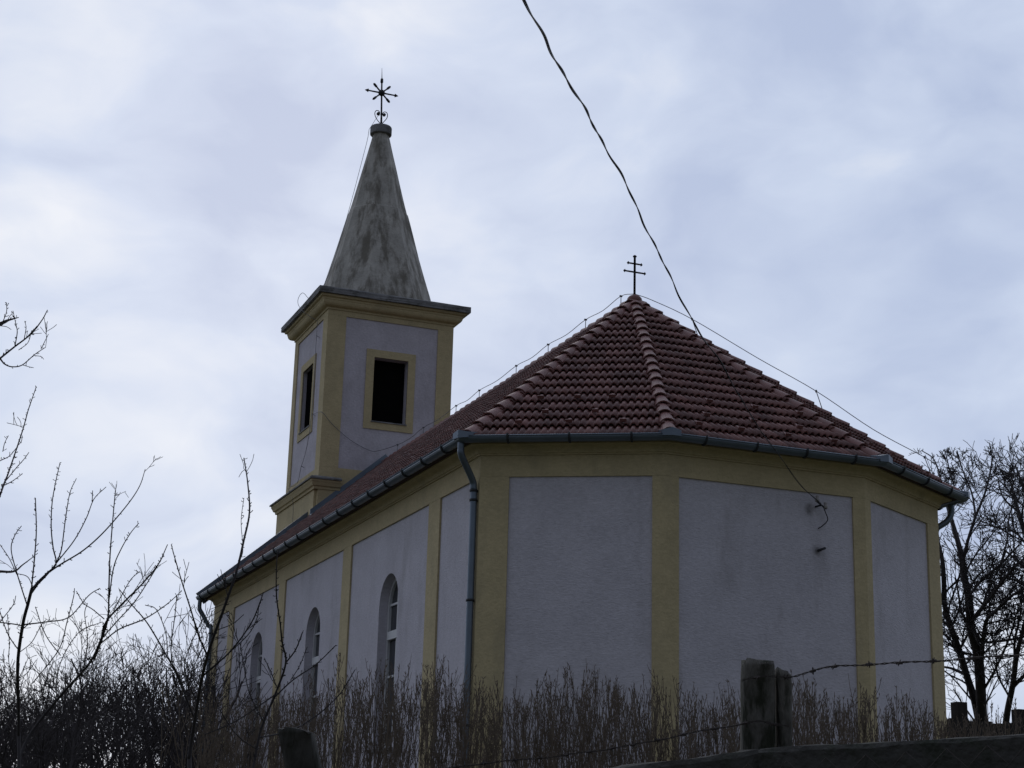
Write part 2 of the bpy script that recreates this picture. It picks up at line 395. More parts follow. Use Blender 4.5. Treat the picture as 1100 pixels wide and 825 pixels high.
for uc in WINS:
    bm = arch_prism(uc, WH-0.012, WZS, WZB+0.01, -HW+REV-0.035, -HW+REV-0.012)
    w = obj('window', bm, M_glass, church)
    bm = NB(); arch_ring(bm, uc, WH-0.006, WZS, WZB+0.005, -HW+REV-0.085, -HW+REV-0.036, 0.065)
    obj('frame', bm, M_white, w)
    bm = NB(); va, vb = -HW+REV-0.075, -HW+REV-0.037
    hh = WH-0.074
    box(bm, uc-hh, uc+hh, va-0.03, vb, 3.28+Z, 3.42+Z)
    box(bm, uc-0.03, uc+0.03, va, vb, WZB+0.07, 3.279+Z); box(bm, uc-0.03, uc+0.03, va, vb, 3.421+Z, WZS+WH-0.08)
    for zz in (3.88, 2.66, 2.05):
        hw_ = hh
        box(bm, uc-hw_, uc-0.031, va+0.006, vb, zz+Z-0.018, zz+Z+0.018); box(bm, uc+0.031, uc+hw_, va+0.006, vb, zz+Z-0.018, zz+Z+0.018)
    obj('glazing_bar', bm, M_white, w)
    bm = NB(); box(bm, uc-WH-0.06, uc+WH+0.06, -HW-0.06, -HW+REV-0.09, WZB-0.05, WZB+0.004); obj('sill', bm, M_slab, w)

# ---- roof
EO = 0.36; ZE = 5.70+Z
mt_ = miters(PATH)
def off(i, o): return (PATH[i][0]+mt_[i].x*o, PATH[i][1]+mt_[i].y*o)
UW = LEN+0.12
eSW, eP0, eP1, eP2, eP3, eNW = [V(*off(i, EO), ZE) for i in range(6)]
eSW = V(UW, -HW-EO, ZE); eNW = V(UW, HW+EO, ZE)
APEX = V(UA, 0, ZR); RW = V(UW, 0, ZR)
def tile_slope(bm, uvl, e0, e1, top, poly, coarse=False):
    """interlocking tile courses over the plane through the eave e0-e1 and the point top, clipped to poly"""
    ax = (e1-e0).normalized(); nn = (e1-e0).cross(top-e0).normalized()
    if nn.z < 0: nn = -nn
    up = nn.cross(ax)
    if up.z < 0: up = -up
    pl = [((p-e0).dot(ax), (p-e0).dot(up)) for p in poly]
    a0, a1 = min(p[0] for p in pl), max(p[0] for p in pl); s1 = max(p[1] for p in pl)
    RIB, EX = 0.109, 0.338; SUB = 2 if coarse else 8
    i0 = math.floor(a0/RIB)-1; i1 = math.ceil(a1/RIB)+1; rows = math.ceil(s1/EX)
    tmp = bmesh.new(); uvt = tmp.loops.layers.uv.new('UVMap')
    rnd = random.Random(int(abs(e0.x*100+e0.y*10)))
    top_prev = None
    for r in range(rows):
        sb = r*EX-(0.03 if r == 0 else 0); jit = 0
        jt = {}
        lo, hi = [], []
        for i in range(i0*SUB, i1*SUB+1):
            a_ = i*RIB/SUB
            ti = (i//SUB)//2
            if ti not in jt: jt[ti] = (rnd.uniform(-0.006, 0.006), rnd.uniform(-0.004, 0.006))
            ph = (i % SUB)/SUB
            hump = 0.046*math.sqrt(max(0.0, 1-((ph-0.5)/0.34)**2)) if not coarse else 0.01
            lo.append((a_, sb+jt[ti][0]-0.15*hump, 0.042+hump+jt[ti][1])); hi.append((a_, (r+1)*EX+0.03, -0.004+hump*0.8))
        # skip columns clearly outside the polygon at this course
        span = []
        for (x0, y0), (x1, y1) in zip(pl, pl[1:]+pl[:1]):
            for yy in (r*EX, (r+1)*EX):
                if min(y0, y1)-1e-6 <= yy <= max(y0, y1)+1e-6 and abs(y1-y0) > 1e-6: span.append(x0+(x1-x0)*(yy-y0)/(y1-y0))
            for (x_, y_) in ((x0, y0), (x1, y1)):
                if r*EX <= y_ <= (r+1)*EX: span.append(x_)
        if not span: continue
        c0, c1 = min(span)-0.15, max(span)+0.15
        P = lambda q: e0+ax*q[0]+up*q[1]+nn*q[2]
        prevv = None
        for k, i in enumerate(range(i0*SUB, i1*SUB+1)):
            if lo[k][0] < c0 or lo[k][0] > c1: prevv = None; continue
            base = (lo[k][0], lo[k][1]+0.004, lo[k][2]-0.022)
            cv = (tmp.verts.new(P(base)), tmp.verts.new(P(lo[k])), tmp.verts.new(P(hi[k])))
            if prevv:
                ti = ((i-1)//SUB)//2
                for q in (0, 1):
                    f = tmp.faces.new((prevv[q], cv[q], cv[q+1], prevv[q+1])); f.smooth = (q == 1)
                    for lp in f.loops: lp[uvt].uv = (ti+0.5+0.37*r, r+0.5)
            prevv = cv
    # clip by the polygon's side edges
    cen = sum(poly, Vector())/len(poly)
    for p, q in zip(poly, poly[1:]+poly[:1]):
        d = (q-p).normalized()
        if abs(d.z) < 1e-4 and abs(p.z-e0.z) < 1e-3: continue
        pn = d.cross(nn).normalized()
        if pn.dot(cen-p) > 0: pn = -pn
        bmesh.ops.bisect_plane(tmp, geom=tmp.verts[:]+tmp.edges[:]+tmp.faces[:], plane_co=p, plane_no=pn, clear_outer=True)
    me = bpy.data.meshes.new('t'); tmp.to_mesh(me); tmp.free(); bm.from_mesh(me); bpy.data.meshes.remove(me)
bm = NB(); uvl = bm.loops.layers.uv.new('UVMap')
tile_slope(bm, uvl, eSW, eP0, APEX, [eSW, eP0, APEX, RW])
tile_slope(bm, uvl, eP0, eP1, APEX, [eP0, eP1, APEX])
tile_slope(bm, uvl, eP1, eP2, APEX, [eP1, eP2, APEX])
tile_slope(bm, uvl, eP2, eP3, APEX, [eP2, eP3, APEX])
tile_slope(bm, uvl, eP3, eNW, APEX, [eP3, eNW, RW, APEX], coarse=True)
roof = obj('roof', bm, M_tile, church, recalc=False)
bm = NB(); dz = Vector((0, 0, -0.035)); ring = [eSW, eP0, eP1, eP2, eP3, eNW]
lo = [bm.verts.new(p+dz) for p in ring]; ap = bm.verts.new(APEX+dz); rw = bm.verts.new(RW+dz)
bm.faces.new((lo[0], lo[1], ap, rw)); bm.faces.new((lo[1], lo[2], ap)); bm.faces.new((lo[2], lo[3], ap)); bm.faces.new((lo[3], lo[4], ap)); bm.faces.new((lo[4], lo[5], rw, ap))
bm.faces.new((lo[5], lo[4], lo[3], lo[2], lo[1], lo[0])); bm.faces.new((lo[0], rw, lo[5]))
obj('roof_deck', bm, M_deck, roof)
def caps(p, q, upv, name, r0=0.118, r1=0.098, ex=0.355, start=0.0):
    """overlapping barrel tiles from p (low) to q (high)"""
    bm = NB(); d = (q-p); Lh = d.length; d.normalize(); upv = (upv-d*upv.dot(d)).normalized(); sd = d.cross(upv)
    rnd = random.Random(int(abs(p.x*37+p.y*11))); s = start; n = 10
    while s < Lh-0.12:
        e = min(s+ex+0.07, Lh+0.05); rings = []; dx = rnd.uniform(-0.008, 0.008)
        ws = [R(-20)+R(220)*k/n for k in range(n+1)]
        def ring(t, r_, h): return [bm.verts.new(p+d*t+sd*(math.cos(w)*r_*1.05+dx)+upv*(math.sin(w)*r_+h-0.03)) for w in ws]
        spec_ = ((ring(s, r0-0.022, 0.03), ring(s, r0, 0.03), False), (ring(s, r0, 0.03), ring(e, r1, -0.004), True), (ring(s+0.06, r0-0.03, 0.03), ring(s, r0-0.022, 0.03), False))
        for a_, b_, sm_ in spec_:
            for k in range(n):
                f = bm.faces.new((a_[k], a_[k+1], b_[k+1], b_[k])); f.smooth = sm_
        s += ex
    return obj(name, bm, M_hip, roof)
UPZ = Vector((0, 0, 1))
for pt in (eP0, eP1, eP2, eP3): caps(pt, APEX, UPZ, 'hip_tiles', start=0.08)
caps(V(18.1, 0, ZR), APEX, UPZ, 'ridge_tiles')
# apex cap under the cross
bm = NB(); bmesh.ops.create_uvsphere(bm, u_segments=12, v_segments=8, radius=0.14, matrix=Matrix.Translation(APEX+Vector((0, 0, 0.03))) @ Matrix.Diagonal((1, 1, 0.8, 1)))
obj('apex_cap', bm, M_hip, roof, smooth=True)
# snow guards: little iron hooks in two staggered courses
def slope_pt(e0, e1, top, a, s, h):
    ax = (e1-e0).normalized(); nn = (e1-e0).cross(top-e0).normalized()
    if nn.z < 0: nn = -nn
    up = nn.cross(ax)
    if up.z < 0: up = -up
    return e0+ax*a+up*s+nn*h, ax, up, nn
for e0, e1, lst in ((eP0, eP1, [(0.95, 1.40), (1.52, 1.40), (2.05, 1.40), (1.1, 0.80), (1.85, 0.80), (0.75, 0.40), (1.5, 0.40), (2.3, 0.40)]),
                    (eP1, eP2, [(0.9, 0.8), (1.7, 0.8), (2.5, 0.8), (0.6, 0.4), (1.3, 0.4), (2.1, 0.4), (2.9, 0.4), (1.2, 1.4), (2.0, 1.4), (2.8, 1.4)]),
                    (eP2, eP3, [(0.9, 0.8), (1.7, 0.8), (2.3, 0.4)])):
    for a_, s_ in lst:
        p, ax, up, nn = slope_pt(e0, e1, APEX, a_, s_, 0.045)
        bm = NB()
        quadbox(bm, p-ax*0.02-up*0.02+nn*0.03, ax*0.04, up*0.16, nn*0.012)
        quadbox(bm, p-ax*0.05-up*0.02+nn*0.03, ax*0.10, up*0.018, nn*0.055)
        obj('snow_guard', bm, M_hip, roof)
# verge sheet along the west edge of both slopes
for p, sgn in ((eSW, -1), (eNW, 1)):
    d = (RW-p).normalized(); nrm = Vector((0, 0, 1)); nrm = (nrm-d*nrm.dot(d)).normalized()
    bm = NB(); quadbox(bm, p-d*0.04+V(-0.20, 0, 0)+nrm*0.02, V(0.23, 0, 0), d*((RW-p).length), nrm*0.15)
    quadbox(bm, p-d*0.04+V(0.0, 0, 0)-nrm*0.16, V(0.028, 0, 0), d*((RW-p).length), nrm*0.21)
    obj('verge_sheet', bm, M_zinc, roof)

# ---- gutters: half round zinc channel on iron straps
GR, GO, GZ = 0.085, 0.40, 5.715+Z
def gprof():
    o_ = [(GO+GR*math.cos(w), GZ+GR*math.sin(w)) for w in [math.pi+math.pi*k/10 for k in range(11)]]
    i_ = [(GO+(GR-0.008)*math.cos(w), GZ+(GR-0.008)*math.sin(w)) for w in [2*math.pi-math.pi*k/10 for k in range(11)]]
    return o_+i_
GP = [(UW+0.05, -HW), P0, P1, P2, P3, (UW+0.05, HW)]
for i in range(5):
    bm = NB(); sweep(bm, GP, gprof(), seg=(i, i+1)); g = obj('gutter', bm, M_zinc, church, smooth=False)
    bm = NB()
    a, b = Vector(GP[i]), Vector(GP[i+1]); Ls = (b-a).length; d = (b-a).normalized(); nrm = Vector((-d.y, d.x))
    # front bead
    mts = miters(GP)
    q0 = a+mts[i]*(GO+GR); q1 = b+mts[i+1]*(GO+GR)
    t = Tubes(); t.add([V(q0.x, q0.y, GZ), V(q1.x, q1.y, GZ)], 0.012, 6); t.build('bead', M_zinc, g)
    nst = max(2, round(Ls/0.95)); 
    for k in range(nst):
        s = Ls*(k+0.5)/nst
        c = a+d*s
        t = Tubes(); pts = []
        for q in range(9):
            w = math.pi+math.pi*q/8; o = GO+(GR+0.008)*math.cos(w); pts.append(V(c.x+nrm.x*o, c.y+nrm.y*o, GZ+(GR+0.008)*math.sin(w)))
        pts.append(pts[-1]+Vector((0, 0, 0.03))); t.add(pts, 0.018, 5); t.build('gutter_strap', M_strap, g)
# leaf-guard hoods at the four apse corners
for i in (1, 2, 3, 4):
    m_ = miters(GP)[i]; c0 = Vector(GP[i])
    bm = NB()
    mm = m_.normalized(); tt = Vector((-mm.y, mm.x))
    c = c0+m_*(GO-0.02)
    w_, dp = 0.16, 0.115
    p = [(-w_, -dp), (w_, -dp), (w_*0.86, dp*0.75), (0, dp*1.12), (-w_*0.86, dp*0.75)]
    plan = [(c.x+tt.x*a_+mm.x*b_, c.y+tt.y*a_+mm.y*b_) for a_, b_ in p]
    lo = [bm.verts.new(V(u, v, GZ-0.03)) for u, v in plan]
    hi = []
    for (u, v), (a_, b_) in zip(plan, p):
        hi.append(bm.verts.new(V(u, v, GZ+0.09-(0.035 if abs(a_) > 0.1 else 0)+(0.03 if b_ < 0 else 0))))
    bm.faces.new(lo); bm.faces.new(hi)
    for k in range(5): bm.faces.new((lo[k], lo[(k+1) % 5], hi[(k+1) % 5], hi[k]))
    obj('gutter_hood', bm, M_zinc, church)
# downpipes
def downpipe(pts, clamps):
    t = Tubes(); t.add(curve(pts, 5), 0.052, 10); d = t.build('downpipe', M_zinc, church)
    for z in clamps:
        t = Tubes(); x = pts[-1]; t.add([Vector((x.x, x.y, z-0.018)), Vector((x.x, x.y, z+0.018))], 0.062, 10)
        t.build('pipe_clamp', M_strap, d)
pu = 0.05
downpipe([V(-0.17, -HW-GO, GZ-0.05), V(-0.165, -HW-GO, GZ-0.16), V(-0.14, -HW-0.37, GZ-0.27), V(pu-0.02, -HW-0.14, GZ-0.55), V(pu+0.01, -HW-0.10, GZ-0.68), V(pu+0.01, -HW-0.095, GZ-0.9), V(pu+0.01, -HW-0.095, 5), V(pu+0.01, -HW-0.095, G0+0.1)], [GZ-0.72, GZ-0.86, 4.98, 3.2, 2.1])
downpipe([V(0.12, HW+GO, GZ-0.05), V(0.12, HW+GO, GZ-0.22), V(0.15, HW+0.32, GZ-0.36), V(0.25, HW+0.14, GZ-0.5), V(0.28, HW+0.09, GZ-0.62), V(0.28, HW+0.09, 5), V(0.28, HW+0.09, G0+0.1)], [GZ-0.7, 5.2, 3.2])
downpipe([V(UW-0.08, -HW-GO, GZ-0.05), V(UW-0.08, -HW-GO, GZ-0.28), V(UW-0.12, -HW-0.33, GZ-0.42), V(LEN-0.05, -HW-0.16, GZ-0.72), V(LEN-0.1, -HW-0.10, GZ-0.85), V(LEN-0.1, -HW-0.10, 5), V(LEN-0.1, -HW-0.10, G0+0.1)], [GZ-0.9, 5.0, 3.0])

# ---- tower
UT, TU, TV = 19.747, 1.680, 1.722
ZT = 13.425+Z
uE, uW = UT-TU, UT+TU
def twin_cut(kind):
    b = NB()
    if kind == 'E': box(b, uE-0.3, uE+0.5, -0.424, 0.518, 10.527+Z, 12.293+Z)
    elif kind == 'S': box(b, UT+0.10-0.53, UT+0.10+0.53, -TV-0.3, -TV+0.5, 10.53+Z, 12.29+Z)
    elif kind == 'N': box(b, UT-0.5, UT+0.5, TV-0.5, TV+0.3, 10.53+Z, 12.29+Z)
    elif kind == 'W': box(b, uW-0.5, uW+0.3, -0.5, 0.5, 10.53+Z, 12.29+Z)
    elif kind == 'I': box(b, uE+0.32, uW-0.32, -TV+0.32, TV-0.32, 10.0+Z, 13.1+Z)
    return b
body = NB(); box(body, uE, uW, -TV, TV, 6.0+Z, ZT+0.05)
me = boolean(body, [twin_cut(k) for k in 'IESNW'])
tower = link('tower_wall', me, M_tplaster, church)
TP = 0.03
TPATH = [(uW, -TV), (uE, -TV), (uE, TV), (uW, TV)]
ZTT, ZTB = 13.29+Z, 9.20+Z
for i in range(4):
    c = TPATH[i]; pv = TPATH[i-1]; nx = TPATH[(i+1) % 4]
    w1 = w2 = 0.44
    if i == 1: w1, w2 = 0.42, 0.475
    if i == 2: w1, w2 = 0.405, 0.44
    if i == 0: w2 = 0.33
    bm = NB(); strip(bm, [along(c, pv, w1), c, along(c, nx, w2)], ZTB+0.002, ZTT-0.002, -0.02, TP); obj('corner_pilaster', bm, M_ochre, tower)
bm = NB(); strip(bm, TPATH, ZTT, ZT+0.01, -0.02, TP, closed=True); obj('top_band', bm, M_ochre, tower)
bm = NB(); strip(bm, TPATH, 6.6+Z, ZTB, -0.02, TP, closed=True); obj('base_band', bm, M_ochre, tower)
# moulded cornice and concrete slab
prof = [(-0.02, ZT+0.012), (0.055, ZT+0.012), (0.06, ZT+0.06)]
for k in range(0, 7):
    w = math.pi/2*k/6; prof.append((0.08+0.14*math.sin(w), ZT+0.07+0.14*(1-math.cos(w))))
prof += [(0.235, ZT+0.23), (0.235, ZT+0.27), (0.29, ZT+0.29), (0.30, ZT+0.345), (-0.02, ZT+0.345)]
bm = NB(); sweep(bm, TPATH, prof, closed=True); obj('tower_cornice', bm, M_ochre, church)
so = 0.383
bm = NB()
zs0, zs1 = ZT+0.348, 13.957+Z
sp = [(uW+so, -TV-so), (uE-so, -TV-so), (uE-so, TV+so), (uW+so, TV+so)]
lo = [bm.verts.new(V(u, v, zs0)) for u, v in sp]; mi = [bm.verts.new(V(u, v, zs1-0.03)) for u, v in sp]
hi = [bm.verts.new(V(UT+(u-UT)*0.83, v*0.83, zs1+0.10)) for u, v in sp]
bm.faces.new(lo); bm.faces.new(hi)
for k in range(4):
    j = (k+1) % 4
    bm.faces.new((lo[k], lo[j], mi[j], mi[k])); bm.faces.new((mi[k], mi[j], hi[j], hi[k]))
bmesh.ops.recalc_face_normals(bm, faces=bm.faces)
bmesh.ops.subdivide_edges(bm, edges=bm.edges[:], cuts=6, use_grid_fill=True)
for v in bm.verts:
    v.co += Vector((random.uniform(-1, 1), random.uniform(-1, 1), random.uniform(-1, 1)))*0.008
obj('tower_slab', bm, M_slab, church)
# belfry openings: ochre surrounds, near-black panels standing in for the shade inside, thin sill
def belfry(face):
    bm = NB(); fr = NB(); sl = NB()
    if face == 'E':
        a0, a1, z0, z1 = -0.424, 0.518, 10.527+Z, 12.293+Z; s0, s1, q0, q1 = -0.64, 0.72, 10.34+Z, 12.50+Z
        def bx(b, x0, x1, d0, d1, y0, y1): box(b, uE-d1, uE-d0, x0, x1, y0, y1)
    elif face == 'S':
        c = UT+0.10; a0, a1, z0, z1 = c-0.53, c+0.53, 10.53+Z, 12.29+Z; s0, s1, q0, q1 = c-0.75, c+0.75, 10.34+Z, 12.50+Z
        def bx(b, x0, x1, d0, d1, y0, y1): box(b, x0, x1, -TV-d1, -TV-d0, y0, y1)
    g = 0.0
    bx(fr, s0, a0-g, -0.02, TP-0.004, q0, q1); bx(fr, a1+g, s1, -0.02, TP-0.004, q0, q1)
    bx(fr, a0, a1, -0.02, TP-0.004, z1, q1); bx(fr, a0, a1, -0.02, TP-0.004, q0, z0)
    dd = 0.10 if face == 'S' else 0.26
    bx(bm, a0+0.005, a1-0.005, -dd-0.04, -dd, z0+0.005, z1-0.005)
    bx(sl, a0-0.02, a1+0.02, -0.3, 0.05, z0-0.001, z0+0.03)
    w = obj('belfry_opening', bm, M_dark, church); obj('surround', fr, M_ochre, w); obj('sill', sl, M_slab, w)
belfry('E'); belfry('S')
# lower stage: wider base that steps out on the west, with its own small cornice
uE2, uW2, TV2 = uE-0.015, uW+0.62, TV+0.10
bm = NB(); box(bm, uE2+0.10, uW2, -TV2, TV2, G0-0.4, 8.72+Z); obj('tower_base', bm, M_ochre, church)
zc2 = 8.60+Z
prof = [(-0.02, zc2), (0.04, zc2), (0.05, zc2+0.06), (0.09, zc2+0.08), (0.12, zc2+0.15), (0.145, zc2+0.19), (0.145, zc2+0.235), (-0.02, zc2+0.235)]
UP2 = [(uE2, -1.17), (uE2, -TV2), (uW2, -TV2), (uW2, TV2), (uE2, TV2), (uE2, 1.17)][::-1]
UP2 = [(uE2, -1.17), (uE2, -TV2), (uW2, -TV2), (uW2, TV2), (uE2, TV2), (uE2, 1.17)]
UP2r = UP2[::-1]
bm = NB(); sweep(bm, UP2r, prof); obj('base_cornice', bm, M_ochre, church)
bm = NB(); sweep(bm, UP2r, [(-0.09, zc2+0.237), (0.185, zc2+0.237), (0.185, zc2+0.275), (0.14, zc2+0.31), (-0.09, zc2+0.38)]); obj('base_coping', bm, M_slab, church)
bm = NB(); box(bm, uW-0.05, uW2-0.02, -TV2+0.02, TV2-0.02, zc2+0.2, zc2+0.30); obj('base_roof', bm, M_slab, church)
# lead flashing where the nave roof meets the tower
tn = (ZR-ZE)/(HW+EO)
for sg in (-1, 1):
    d = V(0, sg, -tn).normalized(); st_ = V(uE2-0.012, sg*0.0, ZR+0.05)
    ln = (TV2+0.1)/abs(d.x)
    bm = NB(); quadbox(bm, st_+V(-0.17, 0, -0.02), V(0.17, 0, 0), d*ln, Vector((0, 0, 0.09))); quadbox(bm, st_+V(-0.02, 0, 0.07), V(0.025, 0, 0), d*ln, Vector((0, 0, 0.13)))
    obj('roof_flashing', bm, M_zinc, church)
# spire: octagonal, slightly out of true, ending in a round cap
bm = NB(); zb = zs1+0.06; zt = 19.42+Z; RB, RT = 1.69, 0.24
levels = [0, 0.02, 0.05, 0.10, 0.2, 0.3, 0.40, 0.5, 0.545, 0.55, 0.6, 0.7, 0.8, 0.9, 0.97, 1.0]; rings = []
for f_ in levels:
    rr = RB+(RT-RB)*f_+0.06*max(0, 1-f_/0.05)*0+(-0.02 if f_ > 0.547 else 0)-0.05*math.sin(math.pi*f_)
    z = zb+(zt-zb)*f_
    ring = []
    for k in range(8):
        w0 = R(22.5+45*k); w1 = R(22.5+45*(k+1))
        for q in range(3):
            t = q/3; p = Vector((math.cos(w0), math.sin(w0)))*(1-t)+Vector((math.cos(w1), math.sin(w1)))*t
            j = 1+random.uniform(-0.006, 0.006)
            ring.append(bm.verts.new(V(UT+p.x*rr*j, p.y*rr*j-0.075*f_, z)))
    rings.append(ring)
nn_ = len(rings[0])
for a, b in zip(rings, rings[1:]):
    for k in range(nn_): bm.faces.new((a[k], a[(k+1) % nn_], b[(k+1) % nn_], b[k]))
bm.faces.new(rings[0]); bm.faces.new(rings[-1])
spire = obj('spire', bm, M_spire, church)
SX, SY = UT, -0.075
bm = NB(); rings = []
for (r_, z) in ((0.23, 19.38), (0.30, 19.385), (0.308, 19.40), (0.308, 19.60), (0.295, 19.625), (0.10, 19.67)):
    rings.append([bm.verts.new(V(SX+r_*math.cos(R(15*k)), SY+r_*math.sin(R(15*k)), z+Z)) for k in range(24)])
for a, b in zip(rings, rings[1:]):
    for k in range(24): bm.faces.new((a[k], a[(k+1) % 24], b[(k+1) % 24], b[k]))
bm.faces.new(rings[0]); bm.faces.new(rings[-1]); obj('spire_cap', bm, M_slab, spire)
# ---- wrought iron cross on the spire: rayed boss, eight arms, a heart of scrolls
zc_ = 20.70+Z; SY2 = -0.115
t = Tubes()
t.add([V(SX, SY, 19.62+Z), V(SX, SY-0.012, 20.0+Z), V(SX, SY2, zc_), V(SX, SY2-0.01, 21.02+Z)], [0.035, 0.028, 0.026, 0.024], 8)
t.add([V(SX, SY2-0.01, 21.0+Z), V(SX, SY2-0.012, 21.03+Z), V(SX, SY2-0.012, 21.13+Z), V(SX, SY2-0.014, 21.16+Z)], [0.024, 0.045, 0.04, 0.015], 8)
t.add([V(SX, SY2-0.014, 21.15+Z), V(SX, SY2-0.03, 21.48+Z)], [0.012, 0.004], 6)
cross = t.build('spire_cross', M_iron, church)
t = Tubes()
def arm(ang, l, knob):
    d = V(0, math.cos(R(ang)), math.sin(R(ang))); c = V(SX, SY2, zc_)
    t.add([c, c+d*l], [0.026, 0.02], 6)
    if knob == 'arrow': t.add([c+d*(l-0.06), c+d*(l-0.05), c+d*(l+0.05)], [0.02, 0.055, 0.006], 6)
    else: t.add([c+d*(l-0.16), c+d*(l-0.12), c+d*(l-0.03), c+d*l], [0.02, 0.036, 0.036, 0.012], 6)
for an, l, k in ((0, 0.45, 'arrow'), (180, 0.45, 'arrow'), (45, 0.36, 'bar'), (135, 0.36, 'bar'), (225, 0.36, 'bar'), (315, 0.36, 'bar')): arm(an, l, k)
t.build('cross_arms', M_iron, cross)
bm = NB(); bmesh.ops.create_uvsphere(bm, u_segments=14, v_segments=10, radius=0.098, matrix=Matrix.Translation(V(SX, SY2, zc_))); obj('boss', bm, M_iron, cross, smooth=True)
t = Tubes()
for sg in (-1, 1):
    pts = [V(SX, SY, 19.72+Z)]
    for y, z in ((0.09, 19.82), (0.165, 19.93), (0.19, 20.03), (0.165, 20.11), (0.10, 20.13), (0.05, 20.09), (0.045, 20.03), (0.085, 20.0), (0.11, 20.03)): pts.append(V(SX, SY-0.02+sg*y, z+Z))
    t.add(curve(pts, 5), 0.012, 5)
    t.add([V(SX-0.03, SY-0.02+sg*0.09, 20.035+Z), V(SX+0.03, SY-0.02+sg*0.09, 20.035+Z)], 0.045, 10)
t.build('scroll', M_iron, cross)
# ---- two-barred cross on the apse ridge
t = Tubes(); c = V(UA, 0, ZR)
t.add([c, c+Vector((0, 0, 0.86)), c+Vector((0, 0, 0.865)), c+Vector((0, 0, 0.885)), c+Vector((0, 0, 0.905))], [0.022, 0.021, 0.036, 0.036, 0.004], 6)
for h, l in ((0.735, 0.128), (0.575, 0.198)):
    for sg in (-1, 1):
        p = c+Vector((0, 0, h))
        t.add([p, p+V(0, sg*l, 0), p+V(0, sg*(l+0.001), 0), p+V(0, sg*(l+0.03), 0)], [0.016, 0.015, 0.034, 0.004], 6)
t.build('apse_cross', M_iron, church)

# ---- lightning conductor: wire on stand-off pins along ridge and hip, up the tower and spire
t = Tubes(); wz = 9.74+Z
hold = [3.74, 5.32, 7.16, 8.89, 11.1, 12.62, 14.96, 17.02]
pts = [V(UA, 0, ZR+0.16)]
for i, u in enumerate(hold):
    pts.append(V(u, 0, wz))
    if i < len(hold)-1: pts.append(V((u+hold[i+1])/2, 0, wz-0.05))
pts += [V(17.8, -0.25, 9.72+Z), V(uE-0.06, -0.45, 9.75+Z), V(uE-0.06, -1.0, 9.98+Z), V(uE-0.06, -1.5, 10.35+Z), V(uE-0.05, -TV-0.06, 10.62+Z), V(uE+0.9, -TV-0.07, 10.75+Z)]
t.add(curve(pts, 4), 0.007, 5)
pts = [V(uE+0.9, -TV-0.07, 13.35+Z), V(uE+0.9, -TV-0.07, 12.6+Z), V(uE+0.88, -TV-0.08, 10.75+Z), V(uE+1.25, -TV-0.07, 9.9+Z), V(uE+1.7, -TV-0.07, 9.5+Z), V(uE+1.9, -TV-0.1, 9.1+Z), V(uE+1.9, -TV2-0.22, 8.9+Z), V(uE+1.9, -TV2-0.06, 8.4+Z), V(uE+1.9, -TV2-0.05, 5+Z)]
t.add(curve(pts, 4), 0.007, 5)
# spire run
pts = [V(UT, -0.43, 19.5+Z), V(UT, -0.46, 19.2+Z), V(UT, -0.57, 18.6+Z), V(UT, -0.90, 16.9+Z), V(UT, -1.29, 15.2+Z), V(UT, -1.72, 14.2+Z), V(UT, -2.05, 14.35+Z), V(UT-0.1, -2.2, 14.05+Z), V(UT-0.4, -2.12, 13.7+Z), V(uE+0.9, -TV-0.07, 13.35+Z)]
t.add(curve(pts, 5), 0.007, 5)
t.add([V(UT, -0.43, 19.5+Z), V(SX, -0.2, 19.95+Z), V(SX, SY, 20.05+Z)], 0.006, 5)
# north hip
hd = (eP3-APEX); 
def hp(f, h): return APEX+hd*f+Vector((0, 0, h))
pts = [V(UA, 0, ZR+0.16), hp(0.06, 0.24), hp(0.19, 0.33), hp(0.4, 0.33), hp(0.58, 0.36), hp(0.75, 0.28), hp(0.9, 0.33), hp(0.94, 0.31)]
t.add(curve(pts, 5), 0.007, 5)
lc = t.build('lightning_conductor', M_wire, church)
for u in hold:
    t = Tubes(); t.add([V(u, 0, ZR+0.08), V(u, 0, wz)], 0.008, 5); t.add([V(u, 0.025, wz), V(u, -0.025, wz)], 0.018, 6); t.build('stand_off_pin', M_wire, lc)
for f_, h in ((0.19, 0.33), (0.58, 0.36), (0.9, 0.33)):
    t = Tubes(); q = hp(f_, h); t.add([hp(f_+0.02, 0.06), q], 0.008, 5); t.add([q-Vector((0, 0, 0.02)), q+Vector((0, 0, 0.02))], 0.018, 6); t.build('stand_off_pin', M_wire, lc)
for z in (12.9, 10.75, 9.5):
    t = Tubes(); t.add([V(uE+0.9+(0.8 if z < 10 else 0), -TV+0.02, z+Z), V(uE+0.75+(0.8 if z < 10 else 0), -TV-0.11, z+Z)], 0.009, 5); t.build('stand_off_pin', M_wire, lc)

# ---- cable bracket and old stub on the east facet
uB = -D
b0 = V(uB, 0.835, 4.99+Z)
t = Tubes(); t.add([b0, b0+V(-0.16, 0, 0.0)], 0.014, 6); t.add([b0+V(-0.15, -0.07, 0.05), b0+V(-0.15, 0.09, -0.05)], 0.012, 6)
br = t.build('cable_bracket', M_iron, church)
for y, z in ((-0.06, 0.045), (0.08, -0.045)):
    t = Tubes(); q = b0+V(-0.15, y, z); t.add([q, q+Vector((0, 0, 0.03)), q+Vector((0, 0, 0.05)), q+Vector((0, 0, 0.09))], [0.028, 0.034, 0.022, 0.026], 8)
    t.build('insulator', M_porc, br)
t = Tubes(); t.add(curve([b0+V(-0.15, 0.03, 0), b0+V(-0.12, 0.10, -0.10), b0+V(-0.09, 0.15, -0.20), b0+V(-0.06, 0.08, -0.29), b0+V(-0.01, 0.03, -0.33)], 5), 0.008, 5); t.build('cable_tail', M_cable, br)
s0_ = V(uB, 0.86, 4.33+Z)
